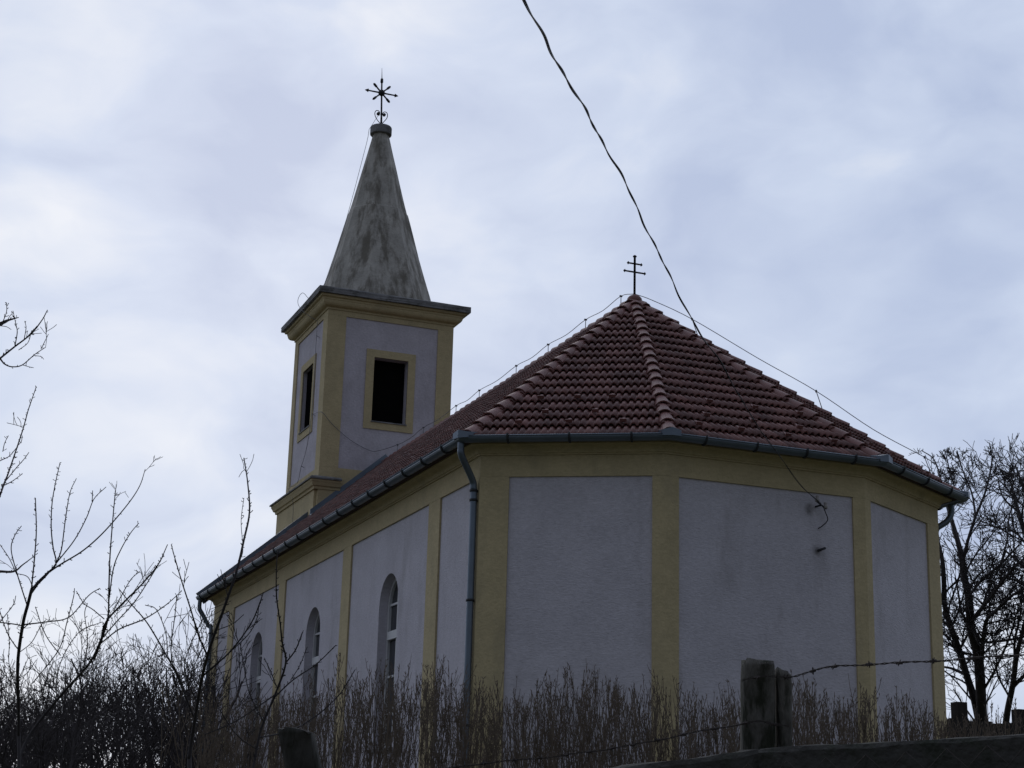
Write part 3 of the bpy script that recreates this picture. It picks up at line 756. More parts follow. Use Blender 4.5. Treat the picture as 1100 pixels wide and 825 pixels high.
t = Tubes(); t.add([s0_, s0_+V(-0.10, 0, 0)], 0.016, 6); t.add([s0_+V(-0.09, -0.05, -0.02), s0_+V(-0.09, 0.07, 0.03)], 0.02, 6); t.build('old_bracket', M_iron, church)

# ------------------------------------------------------------------ the power cable
def cable():
    ctl = [(562, 0, 11.5), (612, 90, 14.0), (668, 190, 17.2), (720, 298, 20.4), (755, 363, 22.0), (776, 393, 22.6), (804, 441, 23.3), (834.5, 487, 23.9), (860, 521, 24.3)]
    a = b0+V(-0.15, 0.0, 0.02)
    pts = [PX(*c_) for c_ in ctl]+[a]
    d = (pts[0]-pts[1]); ext = [pts[0]+d*k*1.1+Vector((0, 0, 0.06*k*k)) for k in (4, 3, 2, 1)]
    P = curve(ext+pts, 26); t = Tubes()
    arc = 0; s0, s1, rad = [], [], []
    for i, p in enumerate(P):
        if i: arc += (p-P[i-1]).length
        tg = (P[min(i+1, len(P)-1)]-P[max(i-1, 0)]).normalized(); x = tg.cross(UPZ).normalized(); y = x.cross(tg)
        w = arc*2*math.pi/1.5+1.1*math.sin(arc*1.3)+0.5*math.sin(arc*2.9); wob = 0.009*math.sin(arc*2.3)+0.007*math.sin(arc*5.3+1)
        q = (x*math.cos(w)+y*math.sin(w))*0.0058
        s0.append(p+q+x*wob); s1.append(p-q+x*wob)
    rr = [0.0064-0.0024*max(0.0, min(1.0, (i/len(P)-0.66)/0.1)) for i in range(len(P))]; t.add(s0, rr, 6); t.add(s1, rr, 6)
    tag(t.build('power_cable', M_cable, loc=b0), 'black twisted overhead cable crossing the sky down to the apse wall', 'cable')
cable()

# ------------------------------------------------------------------ trees and shrubs
def rnd_dir(rng, d, ang):
    """unit vector at ang from d, random azimuth"""
    a = d.orthogonal().normalized(); b = d.cross(a); w = rng.uniform(0, 2*math.pi)
    return (d*math.cos(ang)+(a*math.cos(w)+b*math.sin(w))*math.sin(ang)).normalized()
def grow(T, rng, p, d, length, r, lev, spec):
    """a wandering branch that tapers and forks"""
    n = max(3, int(length/spec['step'])); n = min(n, 9)
    pts = [p]; dd = d.copy()
    for i in range(n):
        dd = (dd+Vector((rng.gauss(0, 1), rng.gauss(0, 1), rng.gauss(0, 1)))*spec['wob']+Vector((0, 0, spec['rise']))).normalized()
        pts.append(pts[-1]+dd*(length/n))
    rt = max(spec['rmin'], r*spec['tip'])
    T.add(pts, [r+(rt-r)*i/n for i in range(n+1)], 6 if r > 0.03 else (4 if r > 0.012 else 3), cap=False)
    if lev <= 0: return
    k = max(1, int(round(spec['kids'][lev]*rng.uniform(0.75, 1.25))))
    for j in range(k):
        f = rng.uniform(spec['from'], 0.98); i = min(n-1, int(f*n)); q = pts[i].lerp(pts[i+1], f*n-i)
        dl = (pts[i+1]-pts[i]).normalized()
        nd_ = rnd_dir(rng, dl, R(rng.uniform(*spec['ang'])))
        rr = (r+(rt-r)*f)
        grow(T, rng, q, nd_, length*rng.uniform(*spec['ratio'])*(1.15-0.5*f), max(spec['rmin'], rr*rng.uniform(0.45, 0.68)), lev-1, spec)
def depth_of(px, py, d0): return d0*(1+0.05*math.sin(px/47.0)+0.05*math.sin(py/61.0+1.0))
def traced(T, rng, d0, px, w0, w1, spur=1.0, kids=None, n=6, thick=1.0):
    pts = curve([PX(x, y, depth_of(x, y, d0)) for x, y in px], 6); m_ = len(pts)
    rad = [(w0*0.68+(w1*0.8-w0*0.68)*i/(m_-1))*thick*d0/FPX/2 for i in range(m_)]
    # slight knobbly wander of the shoot
    k1, k2 = rng.uniform(0, 6), rng.uniform(0, 6)
    T.add(pts, rad, n, cap=True)
    arc = 0
    for i in range(1, m_):
        seg = pts[i]-pts[i-1]; arc = seg.length*FPX/d0
        if spur and seg.length > 1e-6:
            for q in range(int(arc/7*spur+rng.random())):
                f = rng.random(); b = pts[i-1].lerp(pts[i], f); dd = rnd_dir(rng, seg.normalized(), R(rng.uniform(35, 75)))
                l = rng.choice([1.5, 2, 2, 3, 4])*d0/FPX; rr = max(rad[i]*0.6, 0.75*d0/FPX/2)
                rr = min(rr, 1.2*d0/FPX/2); T.add([b, b+dd*l*0.6, b+dd*l+Vector((0, 0, l*0.2))], [rr, rr, rr*1.15], 4)
        if kids and rng.random() < arc*kids['den']:
            b = pts[i]; dd = rnd_dir(rng, seg.normalized(), R(rng.uniform(25, 60))); dd = (dd+Vector((0, 0, 0.3))).normalized()
            l_ = rng.uniform(*kids['len'])*d0/FPX
            if 'zmax' in kids: l_ = min(l_, max(0.35, (kids['zmax']-b.z)*0.8))
            grow(T, rng, b, dd, l_, min(max(rad[i]*0.5, kids['spec']['rmin']), kids.get('rmax', 1)), kids['lev'], kids['spec'])
    return pts
def to_ground(T, px, py, d0, r, n=6):
    """carry a stem from the frame's bottom down to the soil"""
    p = PX(px, py, depth_of(px, py, d0)); g = Vector((p.x+0.08, p.y, ground_z(p.y, p.x)-0.1))
    r *= 0.72; T.add([p+Vector((0, 0, 0.02)), p.lerp(g, 0.5)+Vector((0.03, 0.02, 0)), g], [r, r*1.25, r*1.6], n); return g
FINE = dict(step=0.05, wob=0.10, rise=0.08, rmin=0.0017, tip=0.5, kids=[0, 4, 5], ang=(25, 60), ratio=(0.4, 0.75))
FINE['from'] = 0.15
KF = dict(den=0.004, len=(14, 46), lev=1, spec=FINE)

def shrub(name, label, d0, base, stems, seed, extra=0, mat_=None, group=None):
    rng = random.Random(seed); T = Tubes()
    bx, by, bw = base
    g = to_ground(T, bx, by, d0, bw*d0/FPX/2)
    for s in stems:
        px, w0, w1 = s[0], s[1], s[2]; sp = s[3] if len(s) > 3 else 1.0
        traced(T, rng, d0, px, w0, w1, sp, KF if extra and sp else None)
    return tag(T.build(name, mat_ or M_bark2, loc=g), label, 'shrub', group or 'bare shrubs left of the church')

shrub('bare_shrub', 'tall bare shrub with fanning upright shoots at the far left edge', 9.5, (20, 790, 5.5), [
    ([(20, 790), (20, 763), (19, 714), (24.5, 671), (30, 649), (34, 633)], 5.5, 4.2, 0.6),
    ([(34, 633), (46, 620), (63, 607.6), (87, 593), (105, 578), (122, 560), (140, 538), (150.5, 521), (156, 504)], 3.4, 1.0, 0.7),
    ([(32, 640), (48, 618), (60, 606), (57, 588), (55, 566), (56, 540), (60, 517), (64.5, 497)], 2.6, 1.2, 1.7),
    ([(60, 606), (66, 590), (70, 560), (75, 530), (82, 514)], 2.2, 1.0, 1.6),
    ([(36, 632), (50, 618), (62, 603), (80, 580), (93, 556), (101, 536), (114, 523)], 2.6, 1.0, 0.9),
    ([(99, 539), (99.5, 527)], 1.5, 1.0, 1), ([(33, 640), (37, 600), (39, 570), (38, 535)], 2.4, 1.4, 1.8),
    ([(29, 650), (18, 615), (12, 590), (16, 575), (23, 565)], 2.2, 1.0, 1.2), ([(18, 617), (10, 600), (0, 585)], 1.5, 0.9, 1),
    ([(36, 634), (30, 620), (18, 616)], 1.5, 1, 1), ([(25, 671), (50, 668), (74, 663), (95, 640), (107, 632)], 2.3, 1.1, 0.9),
    ([(24, 672), (12, 670), (-6, 668)], 2, 1.6, 1), ([(22, 700), (34, 690), (44, 672), (50, 665)], 1.5, 1.0, 1), ([(21, 700), (8, 680), (-4, 645)], 1.8, 1.2, 1),
    ([(38, 652), (49, 682), (65, 704)], 1.4, 1.4, 0.7), ([(20, 745), (10, 715), (10, 690), (8, 660)], 1.5, 1.0, 1.3)], 11, 1)
shrub('bare_shrub', 'bare forked shrub with a long diagonal stem left of the church', 10.5, (20, 815, 6), [
    ([(20, 815), (35, 785), (68, 744), (95, 714), (108, 688), (114, 668), (132, 648), (153, 627), (170, 606), (180, 585)], 5.5, 1.2, 0.7),
    ([(101, 709), (110, 685), (116, 663), (117, 633), (118, 600), (121, 560), (124, 527)], 3.4, 1.3, 1.6),
    ([(117, 645), (122, 610), (130, 590), (140, 573), (149, 562)], 2.0, 1.0, 1.3), ([(106, 693), (128, 676), (155, 665), (178, 650), (195, 635)], 2.6, 1.0, 0.9),
    ([(110, 685), (126, 667), (145, 646), (165, 615), (176, 596)], 2.2, 1.0, 0.8), ([(112, 665), (100, 655), (90, 648), (82, 635)], 1.8, 1.0, 1),
    ([(35, 734), (63, 698), (72, 668), (79, 641), (80, 632)], 1.9, 1.0, 1), ([(122, 656), (132, 637), (141, 622), (150, 614)], 1.6, 1.0, 1),
    ([(88, 724), (94, 690), (91, 660), (94, 648)], 1.6, 1.0, 1), ([(60, 754), (64, 715), (84, 680), (110, 668)], 1.6, 1.0, 0.8)], 12, 1)
shrub('bare_shrub', 'dark thick-stemmed bare shrub against the far corner of the nave', 8.6, (203, 815, 6.6), [
    ([(203, 815), (207, 788), (213, 750), (218, 723), (226, 694), (240, 655), (254, 614), (262, 580), (268, 550), (266, 518), (262, 492)], 6.2, 1.5, 1.3),
    ([(223, 705), (213, 682), (205, 655), (196, 627), (188, 600), (184, 585)], 3, 1.1, 1.4), ([(208, 770), (190, 725), (177, 701), (165, 680), (155, 665), (140, 648), (128, 633)], 3, 1.2, 0.9),
    ([(180, 704), (178, 680), (168, 655), (156, 650)], 1.6, 1.0, 1), ([(216, 728), (226, 719), (249, 698), (270, 669), (280, 645), (283, 636)], 3.4, 1.1, 1.3),
    ([(250, 698), (268, 680), (276, 664), (278, 652)], 1.6, 1.0, 1.2), ([(196, 735), (184, 705), (188, 660), (190, 640)], 1.8, 1.0, 1.2), ([(233, 677), (250, 670), (262, 660)], 1.4, 0.9, 1),
    ([(212, 755), (198, 720), (206, 690), (218, 665)], 2, 1, 1), ([(258, 602), (261, 590), (259, 560), (262, 535)], 0.9, 0.8, 1)], 13, 1)
shrub('bare_shrub', 'slim bare shrub forking before the white nave wall beside the leaning post', 7.6, (270, 835, 4.6), [
    ([(270, 835), (273, 819), (280.5, 783), (296, 745), (307, 712), (303, 690), (301, 670), (297, 640), (297, 610), (298.5, 590)], 4.6, 1.2, 1.5),
    ([(307, 712), (317.5, 698), (325, 679)], 2.6, 1.5, 1.5), ([(294, 750), (314, 731), (339, 714), (361, 693)], 2.6, 1.4, 0.9),
    ([(220, 789), (240, 781), (258, 772), (280, 757), (296, 746)], 1.5, 2.2, 0.7), ([(298, 740), (291, 722), (284, 707)], 1.7, 1.0, 1.2),
    ([(325, 779), (345, 765), (363, 748), (372, 735), (381, 720)], 2.6, 1.3, 1.0), ([(279, 792), (300, 788), (325, 779)], 2.4, 2.6, 0.6), ([(312, 731), (322, 715), (330, 695)], 1.4, 1.0, 1.4),
    ([(283, 775), (268, 745), (262, 715), (258, 690)], 1.9, 1.0, 1.3), ([(276, 805), (255, 790), (235, 760), (228, 735)], 1.9, 1.0, 1.1)], 14, 1)
# tree whose trunk stands just outside the left edge; only its limb ends reach into the picture
def edge_tree():
    rng = random.Random(21); T = Tubes(); d0 = 8.0
    g = to_ground(T, -150, 700, d0, 0.085)
    tr = [([(-150, 700), (-140, 560), (-120, 450), (-95, 380)], 34, 20, 0, None), ([(-125, 470), (-60, 420), (0, 385)], 16, 4.5, 0.4, None), ([(-143, 600), (-70, 570), (-25, 560), (0, 533)], 14, 3, 0.5, None),
          ([(-146, 660), (-70, 620), (-10, 614), (14, 614), (24, 607), (36, 598)], 6, 1.2, 1, None), ([(-100, 395), (-50, 370), (0, 348), (9, 344), (20, 341)], 12, 1.2, 1, None),
          ([(0, 385), (15, 373), (33, 359), (45, 344), (51, 333)], 3.6, 1.2, 0.9, 1), ([(0, 385), (5, 391), (13, 394), (24, 392), (37, 381), (49, 373)], 2.8, 1.0, 1, 1), ([(44, 375), (48, 367), (52, 359)], 1.3, 0.9, 1, None),
          ([(16, 372), (18.5, 357), (17, 348), (14, 334)], 1.8, 0.9, 1.2, None), ([(26, 364), (28, 352), (26.5, 345)], 1.4, 0.9, 1, None), ([(20, 376), (30, 368), (34, 355)], 1.3, 0.9, 1, None), ([(24, 392), (31, 394), (36, 395)], 1.2, 0.9, 1, None),
          ([(37, 382), (44, 383), (47, 386)], 1.2, 0.8, 1, None), ([(3, 346), (7, 335), (7, 325)], 1.4, 0.9, 1.2, None), ([(8, 344), (12, 338), (16, 341)], 1.1, 0.8, 1, None), ([(0, 350), (7, 351), (12, 354)], 1.2, 0.8, 1, None),
          ([(0, 532), (5, 518), (9, 508), (18.5, 480), (25, 460), (30.5, 440), (36, 424), (39, 415)], 3, 1.0, 1.6, 1), ([(3, 522), (13, 517), (24, 509)], 1.8, 1.0, 1, None), ([(5, 518), (18, 502), (26, 493), (31, 486)], 1.7, 1.0, 0.8, None),
          ([(-10, 500), (2, 494), (10, 490), (17, 482)], 1.7, 1.1, 1, None), ([(20, 478), (23, 474), (24, 468)], 1.2, 0.9, 1, None), ([(3, 485), (5, 476), (9, 468)], 1.4, 0.9, 1, None), ([(0, 668), (14, 650), (17, 640)], 1.5, 1, 1, None)]
    for px, w0, w1, sp, k in tr: traced(T, rng, d0, px, w0, w1, sp, KF if k else None)
    tag(T.build('bare_tree', M_bark2, loc=g), 'bare tree at the left edge whose thin limbs reach in against the sky', 'tree')
edge_tree()

# hedge of bare upright shoots across the front of the church
def hedge():
    rng = random.Random(31); T = Tubes()
    px = 226.0
    while px < 1108:
        for rr_ in range(2):
            d = 14.5+rng.uniform(-0.9, 0.9)+1.3*rr_
            right = px > 1012
            topy = 735+14*math.sin(px/37.0)+10*math.sin(px/13.0+1)+(10 if px > 840 else 0)+(24 if right else 0)-(14 if 440 < px < 540 else 0)
            p = PX(px+rng.uniform(-9, 9), 815, d); gz = ground_z(p.y, p.x); base = Vector((p.x, p.y, gz-0.05))
            for s in range(rng.randint(6, 8)):
                ty = topy+abs(rng.gauss(0, 26))-6
                if rng.random() < 0.10: ty -= rng.uniform(4, 22)
                H = PX(px, ty, d).z-gz
                q = base+Vector((rng.uniform(-0.3, 0.3), rng.uniform(-0.4, 0.4), 0))
                lean = Vector((rng.gauss(0, 0.075), rng.gauss(0, 0.075), 1)).normalized()
                n = 8; pts = [q]; dd = lean.copy()
                for i in range(n):
                    dd = (dd+Vector((rng.gauss(0, 1), rng.gauss(0, 1), 0))*0.045+Vector((0, 0, 0.06))).normalized(); pts.append(pts[-1]+dd*(H/n))
                r0 = rng.uniform(0.004, 0.007)
                T.add(pts, [r0+(0.0024-r0)*i/n for i in range(n+1)], 4, cap=False)
                # close side shoots, all climbing
                for k in range(rng.randint(7, 11)):
                    f = rng.uniform(0.38, 0.95); i = min(n-1, int(f*n)); a_ = pts[i].lerp(pts[i+1], f*n-i)
                    dl = rnd_dir(rng, (pts[i+1]-pts[i]).normalized(), R(rng.uniform(12, 38))); l = rng.uniform(0.08, 0.34)*(1.25-0.6*f)
                    b_ = a_+dl*l*0.5; c_ = b_+(dl+Vector((0, 0, 0.7))).normalized()*l*0.55
                    T.add([a_, b_, c_], [0.0030, 0.0026, 0.0019], 3, cap=False)
                    for m_ in range(rng.randint(1, 2)):
                        bb = a_.lerp(c_, rng.uniform(0.3, 1.0)); bd = Vector((rng.gauss(0, 0.6), rng.gauss(0, 0.6), 1)).normalized()
                        T.add([bb, bb+bd*0.012, bb+bd*0.03], [0.0016, 0.0034, 0.001], 4)
                for m_ in range(4):
                    bb = pts[-1]-Vector((0, 0, rng.uniform(0, 0.16))); bd = Vector((rng.gauss(0, 0.6), rng.gauss(0, 0.6), 1)).normalized()
                    T.add([bb, bb+bd*0.014, bb+bd*0.034], [0.0018, 0.0038, 0.001], 4)
        px += rng.uniform(11, 17)
    p = PX(640, 815, 15); g = Vector((p.x, p.y, ground_z(p.y, p.x)))
    tag(T.build('bare_hedge', M_twig, loc=g, smooth=False), 'long leafless hedge of upright brown shoots in front of the church', 'hedge')
hedge()

# far thicket of young bare trees beyond the lane on the left
THK = dict(step=0.28, wob=0.14, rise=0.07, rmin=0.0068, tip=0.4, kids=[0, 3, 4, 7], ang=(18, 52), ratio=(0.38, 0.66)); THK['from'] = 0.18
THK2 = dict(THK, rmin=0.0045, kids=[0, 5, 8]); THK2['from'] = 0.2
def thicket():
    rng = random.Random(41); T = Tubes()
    prof_ = [(-70, 672), (-20, 684), (15, 690), (50, 694), (85, 668), (105, 650), (130, 642), (150, 655), (168, 664), (190, 646), (206, 640), (222, 664), (250, 690)]
    def topat(x):
        for (xa, ya), (xb, yb) in zip(prof_, prof_[1:]):
            if xa <= x <= xb: return ya+(yb-ya)*(x-xa)/(xb-xa)
        return 690
    x = -66.0
    while x < 242:
        for r_ in range(2):
            d = rng.uniform(39, 52) if r_ else rng.uniform(32, 39)
            xx = x+rng.uniform(-6, 6); p = PX(xx, 830, d); gz = ground_z(p.y, p.x)
            H = PX(xx, topat(xx)+rng.uniform(-6, 46), d).z-gz; q = Vector((p.x, p.y, gz))
            for s in range(2):
                grow(T, rng, q+Vector((rng.uniform(-.4, .4), rng.uniform(-.4, .4), 0)), Vector((rng.gauss(0, .12), rng.gauss(0, .12), 1)).normalized(), H*rng.uniform(0.66, 0.84), rng.uniform(0.022, 0.045), 3, THK)
        for r_ in range(2):
            d = rng.uniform(22, 30); xx = x+rng.uniform(-8, 8); p = PX(xx, 830, d); gz = ground_z(p.y, p.x)
            H = PX(xx, rng.uniform(725, 775), d).z-gz; q = Vector((p.x, p.y, gz))
            for s in range(2):
                grow(T, rng, q+Vector((rng.uniform(-.3, .3), rng.uniform(-.3, .3), 0)), Vector((rng.gauss(0, .2), rng.gauss(0, .2), 1)).normalized(), H*rng.uniform(0.7, 0.95), rng.uniform(0.014, 0.028), 2, THK2)
        x += 15
    o = T.build('bare_thicket', M_thick, loc=PX(120, 830, 38), smooth=False)
    tag(o, 'dense dark bare thicket filling the lower left beyond the shrubs', 'thicket', kind='stuff')
thicket()

# trees behind the church on the right
CRW = dict(step=0.3, wob=0.11, rise=0.03, rmin=0.0068, tip=0.45, kids=[0, 4, 5, 5], ang=(22, 58), ratio=(0.42, 0.72)); CRW['from'] = 0.12
def big_tree(label, d0, limbs, seed, den, lev=2, ln=(28, 72), group=None, base=None):
    rng = random.Random(seed); KT = dict(den=den, len=ln, lev=lev, spec=CRW, rmax=0.026, zmax=PX(1050, 486, d0).z)
    root = thing('bare_tree', label, 'tree', base, group or 'bare trees behind the church')
    T = Tubes(); first = limbs[0]
    px, w0, w1 = first[0], first[1], first[2]
    pts = curve([PX(x, y, depth_of(x, y, d0)) for x, y in px], 6); m_ = len(pts)
    T.add([base+Vector((0, 0, -0.1))]+pts, [w0*d0/FPX*0.62]+[(w0+(w1-w0)*i/(m_-1))*d0/FPX/2 for i in range(m_)], 9)
    T.build('trunk', M_bark2, root)
    T = Tubes()
    for px, w0, w1 in limbs[1:]: traced(T, rng, d0, px, w0, w1, 0, KT, 7, 1.35)
    # forks off the trunk itself
    traced_k = dict(KT); 
    for i in range(m_//3, m_, 2):
        if rng.random() < 0.35:
            dd = rnd_dir(rng, (pts[min(i+1, m_-1)]-pts[i-1]).normalized(), R(rng.uniform(30, 65)))
            grow(T, rng, pts[i], dd, rng.uniform(*ln)*d0/FPX, 0.024, lev, CRW)
    T.build('crown', M_bark2, root, smooth=False)
    return root
def gp(px, py, d):
    p = PX(px, py, d); return Vector((p.x, p.y, ground_z(p.y, p.x)))
big_tree('large bare tree with two dark trunks beside the right end of the apse', 40, [
    ([(1056, 800), (1054.5, 766), (1051, 707), (1043, 675), (1041, 645), (1036, 620), (1031, 590), (1022, 558), (1014, 530), (1008, 505)], 13, 2.0),
    ([(1055, 790), (1047, 752), (1040, 730), (1031, 700), (1022, 675), (1015, 650), (1014, 625), (1012, 600), (1004, 570), (998, 545), (992, 520)], 10, 2.5),
    ([(1054.5, 712), (1056, 690), (1059.5, 667), (1069, 657), (1087, 640), (1102, 632)], 5.5, 2), ([(1043, 668), (1055, 653), (1068, 636), (1085, 615), (1100, 600)], 5.5, 1.8),
    ([(1041, 640), (1056, 622), (1075, 606), (1095, 585)], 3.4, 1.5), ([(1056, 742), (1066, 725), (1078, 700), (1086, 680), (1093, 655)], 3.4, 1.4),
    ([(1034, 605), (1040, 580), (1048, 555), (1058, 530), (1064, 505), (1066, 490)], 4, 1.2), ([(1048, 555), (1044, 530), (1034, 505), (1028, 484)], 2.6, 1.0), ([(1022, 558), (1026, 530), (1020, 505), (1016, 487)], 2.4, 1.0),
    ([(1031, 698), (1040, 680), (1044, 668)], 3, 2), ([(1040, 672), (1032, 655), (1030, 640), (1026, 620)], 3, 1.6), ([(1050, 705), (1034, 700), (1022, 690)], 3, 1.4), ([(1036, 724), (1022, 718), (1010, 716)], 4, 2),
    ([(1008, 505), (1002, 492), (990, 484)], 1.8, 1.0), ([(1060, 690), (1080, 688), (1100, 684), (1112, 680)], 3.0, 2.0), ([(1075, 606), (1082, 580), (1084, 555), (1092, 535)], 2.4, 1.0)], 51, 0.075, base=gp(1056, 800, 40))
big_tree('second bare tree with a slanting trunk at the lower right edge', 43, [
    ([(1078, 800), (1082, 765), (1088, 735), (1092, 705), (1098, 680), (1108, 640)], 8, 3), ([(1088, 738), (1098, 728), (1112, 715)], 5, 3), ([(1091, 715), (1090, 690), (1096, 660), (1098, 630)], 3.4, 1.4),
    ([(1085, 750), (1072, 725), (1070, 700), (1064, 680)], 2.6, 1.2)], 52, 0.10, base=gp(1078, 800, 43))
big_tree('bare tree leaning in from beyond the right edge with a fine crown', 46, [
    ([(1150, 800), (1146, 720), (1135, 660), (1120, 620), (1106, 585), (1094, 550), (1086, 520)], 15, 2), ([(1120, 620), (1104, 612), (1090, 600), (1078, 590)], 4.5, 1.5), ([(1106, 585), (1106, 550), (1098, 520), (1090, 498)], 4, 1.2),
    ([(1130, 650), (1112, 640), (1096, 625), (1082, 622)], 4.5, 1.4), ([(1110, 595), (1094, 575), (1080, 566)], 3, 1.2), ([(1094, 550), (1078, 535), (1072, 515)], 2.6, 1.0), ([(1118, 610), (1120, 560), (1112, 520), (1104, 490)], 4, 1.2)], 53, 0.09, base=gp(1150, 800, 46))

# dark boundary fence behind, right of the apse
def board_fence():
    d = 33.0; a = gp(985, 800, d); b = gp(1165, 800, d+3)
    root = thing('board_fence', 'low dark board fence behind the apse at the right', 'fence', a)
    dr = (b-a); Ln = dr.length; dr.normalize(); rng = random.Random(5); bm = NB(); zt_ = PX(1060, 769, d).z; s = 0
    nx = Vector((-dr.y, dr.x, 0))
    while s < Ln:
        q = a+dr*s; z0 = ground_z(q.y, q.x); quadbox(bm, Vector((q.x, q.y, z0)), dr*0.135, nx*0.025, Vector((0, 0, zt_-z0+rng.uniform(-0.03, 0.03)))); s += 0.145
    obj('boards', bm, M_louvre, root)
    for px, w, ty in ((1032, 0.24, 752), (1097, 0.24, 755)):
        q = gp(px, 800, d+0.5+(px-985)/60); bm = NB(); zt2 = PX(px, ty, d+1).z
        quadbox(bm, q-Vector((w/2, w/2, 0)), Vector((w, 0, 0)), Vector((0, w, 0)), Vector((0, 0, zt2-q.z)))
        obj('post', bm, M_louvre, root)
board_fence()

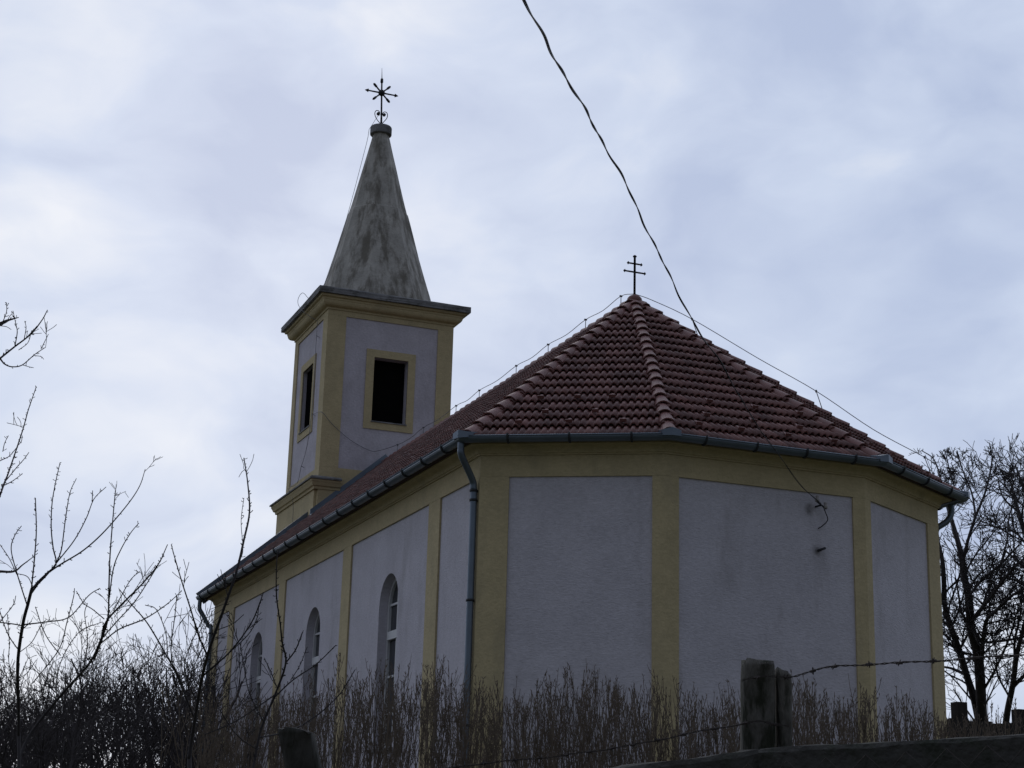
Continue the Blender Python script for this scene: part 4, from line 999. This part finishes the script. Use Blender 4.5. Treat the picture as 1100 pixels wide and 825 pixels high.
# ------------------------------------------------------------------ the near fence: split post, leaning post, rail, mesh and barbed wire
def near_fence():
    g0 = gp(822, 820, 5.7)
    root = thing('wire_fence', 'old wire fence with weathered wooden posts, rail and barbed wire in the foreground', 'fence', g0)
    rng = random.Random(61)
    def post(px_pairs, d, name, depth, cuts, label=None, notch=None):
        """post given by its left and right silhouettes from top to bottom"""
        bm = NB(); rings = []
        for (xl, xr, y) in px_pairs:
            l, r_ = PX(xl, y, d), PX(xr, y, d); c = (l+r_)/2; hw = (r_-l)/2; n_ = hw.cross(UPZ).normalized()
            ring = []
            for k in range(14):
                w = 2*math.pi*k/14; cx_, sx_ = math.cos(w), math.sin(w)
                sq = 1/max(abs(cx_), abs(sx_))**0.75
                j = 1+rng.uniform(-0.02, 0.02)
                ring.append(c+hw*math.copysign(abs(cx_)**0.5, cx_)*j+n_*(math.copysign(abs(sx_)**0.5, sx_)*depth*j))
            rings.append(ring)
        low = [Vector((p.x, p.y, g0.z-0.15)) for p in rings[-1]]; rings.append(low)
        vs = [[bm.verts.new(p) for p in r_] for r_ in rings]
        for a_, b_ in zip(vs, vs[1:]):
            for k in range(14): bm.faces.new((a_[k], a_[(k+1) % 14], b_[(k+1) % 14], b_[k]))
        # worn, uneven top
        topc = sum(rings[0], Vector())/14
        tv = bm.verts.new(topc+Vector((0, 0, 0.008)))
        for k in range(14): bm.faces.new((vs[0][k], vs[0][(k+1) % 14], tv))
        if notch:
            for k in range(14): vs[0][k].co += notch(k)
        bmesh.ops.recalc_face_normals(bm, faces=bm.faces)
        for f in bm.faces: f.smooth = True
        o = obj(name, bm, M_wood if px_pairs[0][0] > 400 else M_wood2, root)
        if label: o['label'] = label
        return o
    d = 5.7
    post([(797, 830, 711), (796.5, 831.5, 716), (796, 832, 735), (796, 832, 765), (796, 832.5, 805), (796, 833, 830)], d, 'post', 0.055, 1, 'split grey post with ragged top and dark moss', notch=lambda k: Vector((0, 0, 0.012*math.sin(k*1.7)-0.012*(math.cos(2*math.pi*k/14) > 0.5))))
    post([(833.2, 848, 722), (833.2, 849, 727), (833.2, 849.5, 732), (833.4, 850, 750), (834, 850, 790), (834, 850, 830)], d+0.01, 'post_sliver', 0.045, 1, notch=lambda k: Vector((0, 0, -0.014*math.cos(2*math.pi*k/14)+0.004*math.sin(k*2.3))))
    post([(300, 337, 784), (300, 338, 788), (303, 341, 805), (307, 346, 825), (311, 350, 850), (316, 356, 890)], 6.5, 'post', 0.07, 1, 'dark leaning post at the lower left', notch=lambda k: Vector((0, 0, -0.02*max(0, math.cos(2*math.pi*k/14))+0.008*math.sin(k*2.1))))
    # rail of two lengths meeting before the post
    def rail(pxs, d0):
        bm = NB(); rings = []; P = [a.lerp(b, k/14) for a, b in zip(pxs, pxs[1:]) for k in range(14)]+[pxs[-1]]
        for i, p in enumerate(P):
            t_ = (P[min(i+1, len(P)-1)]-P[max(i-1, 0)]).normalized(); n_ = t_.cross(UPZ).normalized(); u_ = n_.cross(t_).normalized()
            if u_.z < 0: u_ = -u_
            ring = []
            for k, (x, y) in enumerate(((-1, -0.15), (-0.8, 0), (0, 0.05), (0.8, 0), (1, -0.15), (1, -1.6), (0.8, -1.8), (-0.8, -1.8), (-1, -1.6))):
                ring.append(bm.verts.new(p+n_*(x*0.055+rng.uniform(-.003, .003))+u_*(y*0.10+rng.uniform(-.005, .004))))
            rings.append(ring)
        for a_, b_ in zip(rings, rings[1:]):
            for k in range(9): bm.faces.new((a_[k], a_[(k+1) % 9], b_[(k+1) % 9], b_[k]))
        bm.faces.new(rings[0]); bm.faces.new(rings[-1]); obj('rail', bm, M_rail, root)
    rail([PX(560, 838, 5.62), PX(816, 806, 5.5)], d)
    rail([PX(817.5, 805.5, 5.49), PX(1260, 780, 5.1)], d)
    # chain-link mesh hung on the rail
    T = Tubes(); a_, b_ = PX(640, 826, 5.42), PX(1200, 783, 5.08); cell = 0.062
    dr = b_-a_; Ln = dr.length; dr.normalize(); ups = Vector((0, 0, 1)); nx = dr.cross(ups).normalized()
    rows = 16; cols = int(Ln/cell)
    top_off = -0.02
    for c_ in range(cols):
        pts = []
        for r_ in range(rows+1):
            sgn = 1 if (r_+c_) % 2 else 0
            pts.append(a_+dr*((c_+sgn)*cell)+ups*(top_off-r_*cell)+nx*(0.004*((r_ % 2)*2-1)+0.006*math.sin(c_*0.7)))
        T.add(pts, 0.0016, 3, cap=False)
    T.build('chain_link', M_rust, root, smooth=False)
    # barbed wires
    def barbed(pxs, tie):
        P = curve([PX(*q) for q in pxs], 10); T = Tubes(); arc = 0; A, B = [], []; marks = [0.05]
        fine = []
        for i in range(len(P)-1):
            n = max(1, int((P[i+1]-P[i]).length/0.012))
            for k in range(n): fine.append(P[i].lerp(P[i+1], k/n))
        for i, p in enumerate(fine):
            if i: arc += (p-fine[i-1]).length
            w = arc*2*math.pi/0.07; x = Vector((0, 0, 1)); y = Vector((0.3, -0.95, 0))
            q = (x*math.cos(w)+y*math.sin(w))*0.0023; sag = x*0.002*math.sin(arc*23)
            A.append(p+q+sag); B.append(p-q+sag)
            if arc > marks[-1]:
                marks.append(arc+rng.uniform(0.085, 0.125))
                t_ = (fine[min(i+1, len(fine)-1)]-fine[max(0, i-1)]).normalized()
                for e_ in range(2):
                    dd = rnd_dir(rng, t_, R(80)); T.add([p-dd*0.013, p, p+dd*0.013], [0.0012, 0.0034, 0.0012], 4)
                T.add([p-t_*0.011, p+t_*0.011], 0.0052, 5)
        T.add(A, 0.0019, 4); T.add(B, 0.0019, 4); T.build('barbed_wire', M_rust, root, smooth=False)
    barbed([(797, 731, 5.63), (815, 727.5, 5.62), (835, 727, 5.62), (849, 727, 5.65), (868, 722, 5.6), (900, 715.5, 5.5), (950, 713, 5.4), (1010, 709.5, 5.3), (1110, 702, 5.1), (1200, 690, 5.0)], True)
    barbed([(848, 780, 5.6), (830, 778, 5.61), (815, 775, 5.61), (797, 777.5, 5.62), (740, 788, 5.75), (680, 800, 5.9), (600, 812, 6.1), (520, 820, 6.25), (430, 833, 6.4), (326, 848, 6.42), (200, 858, 6.6)], True)
near_fence()
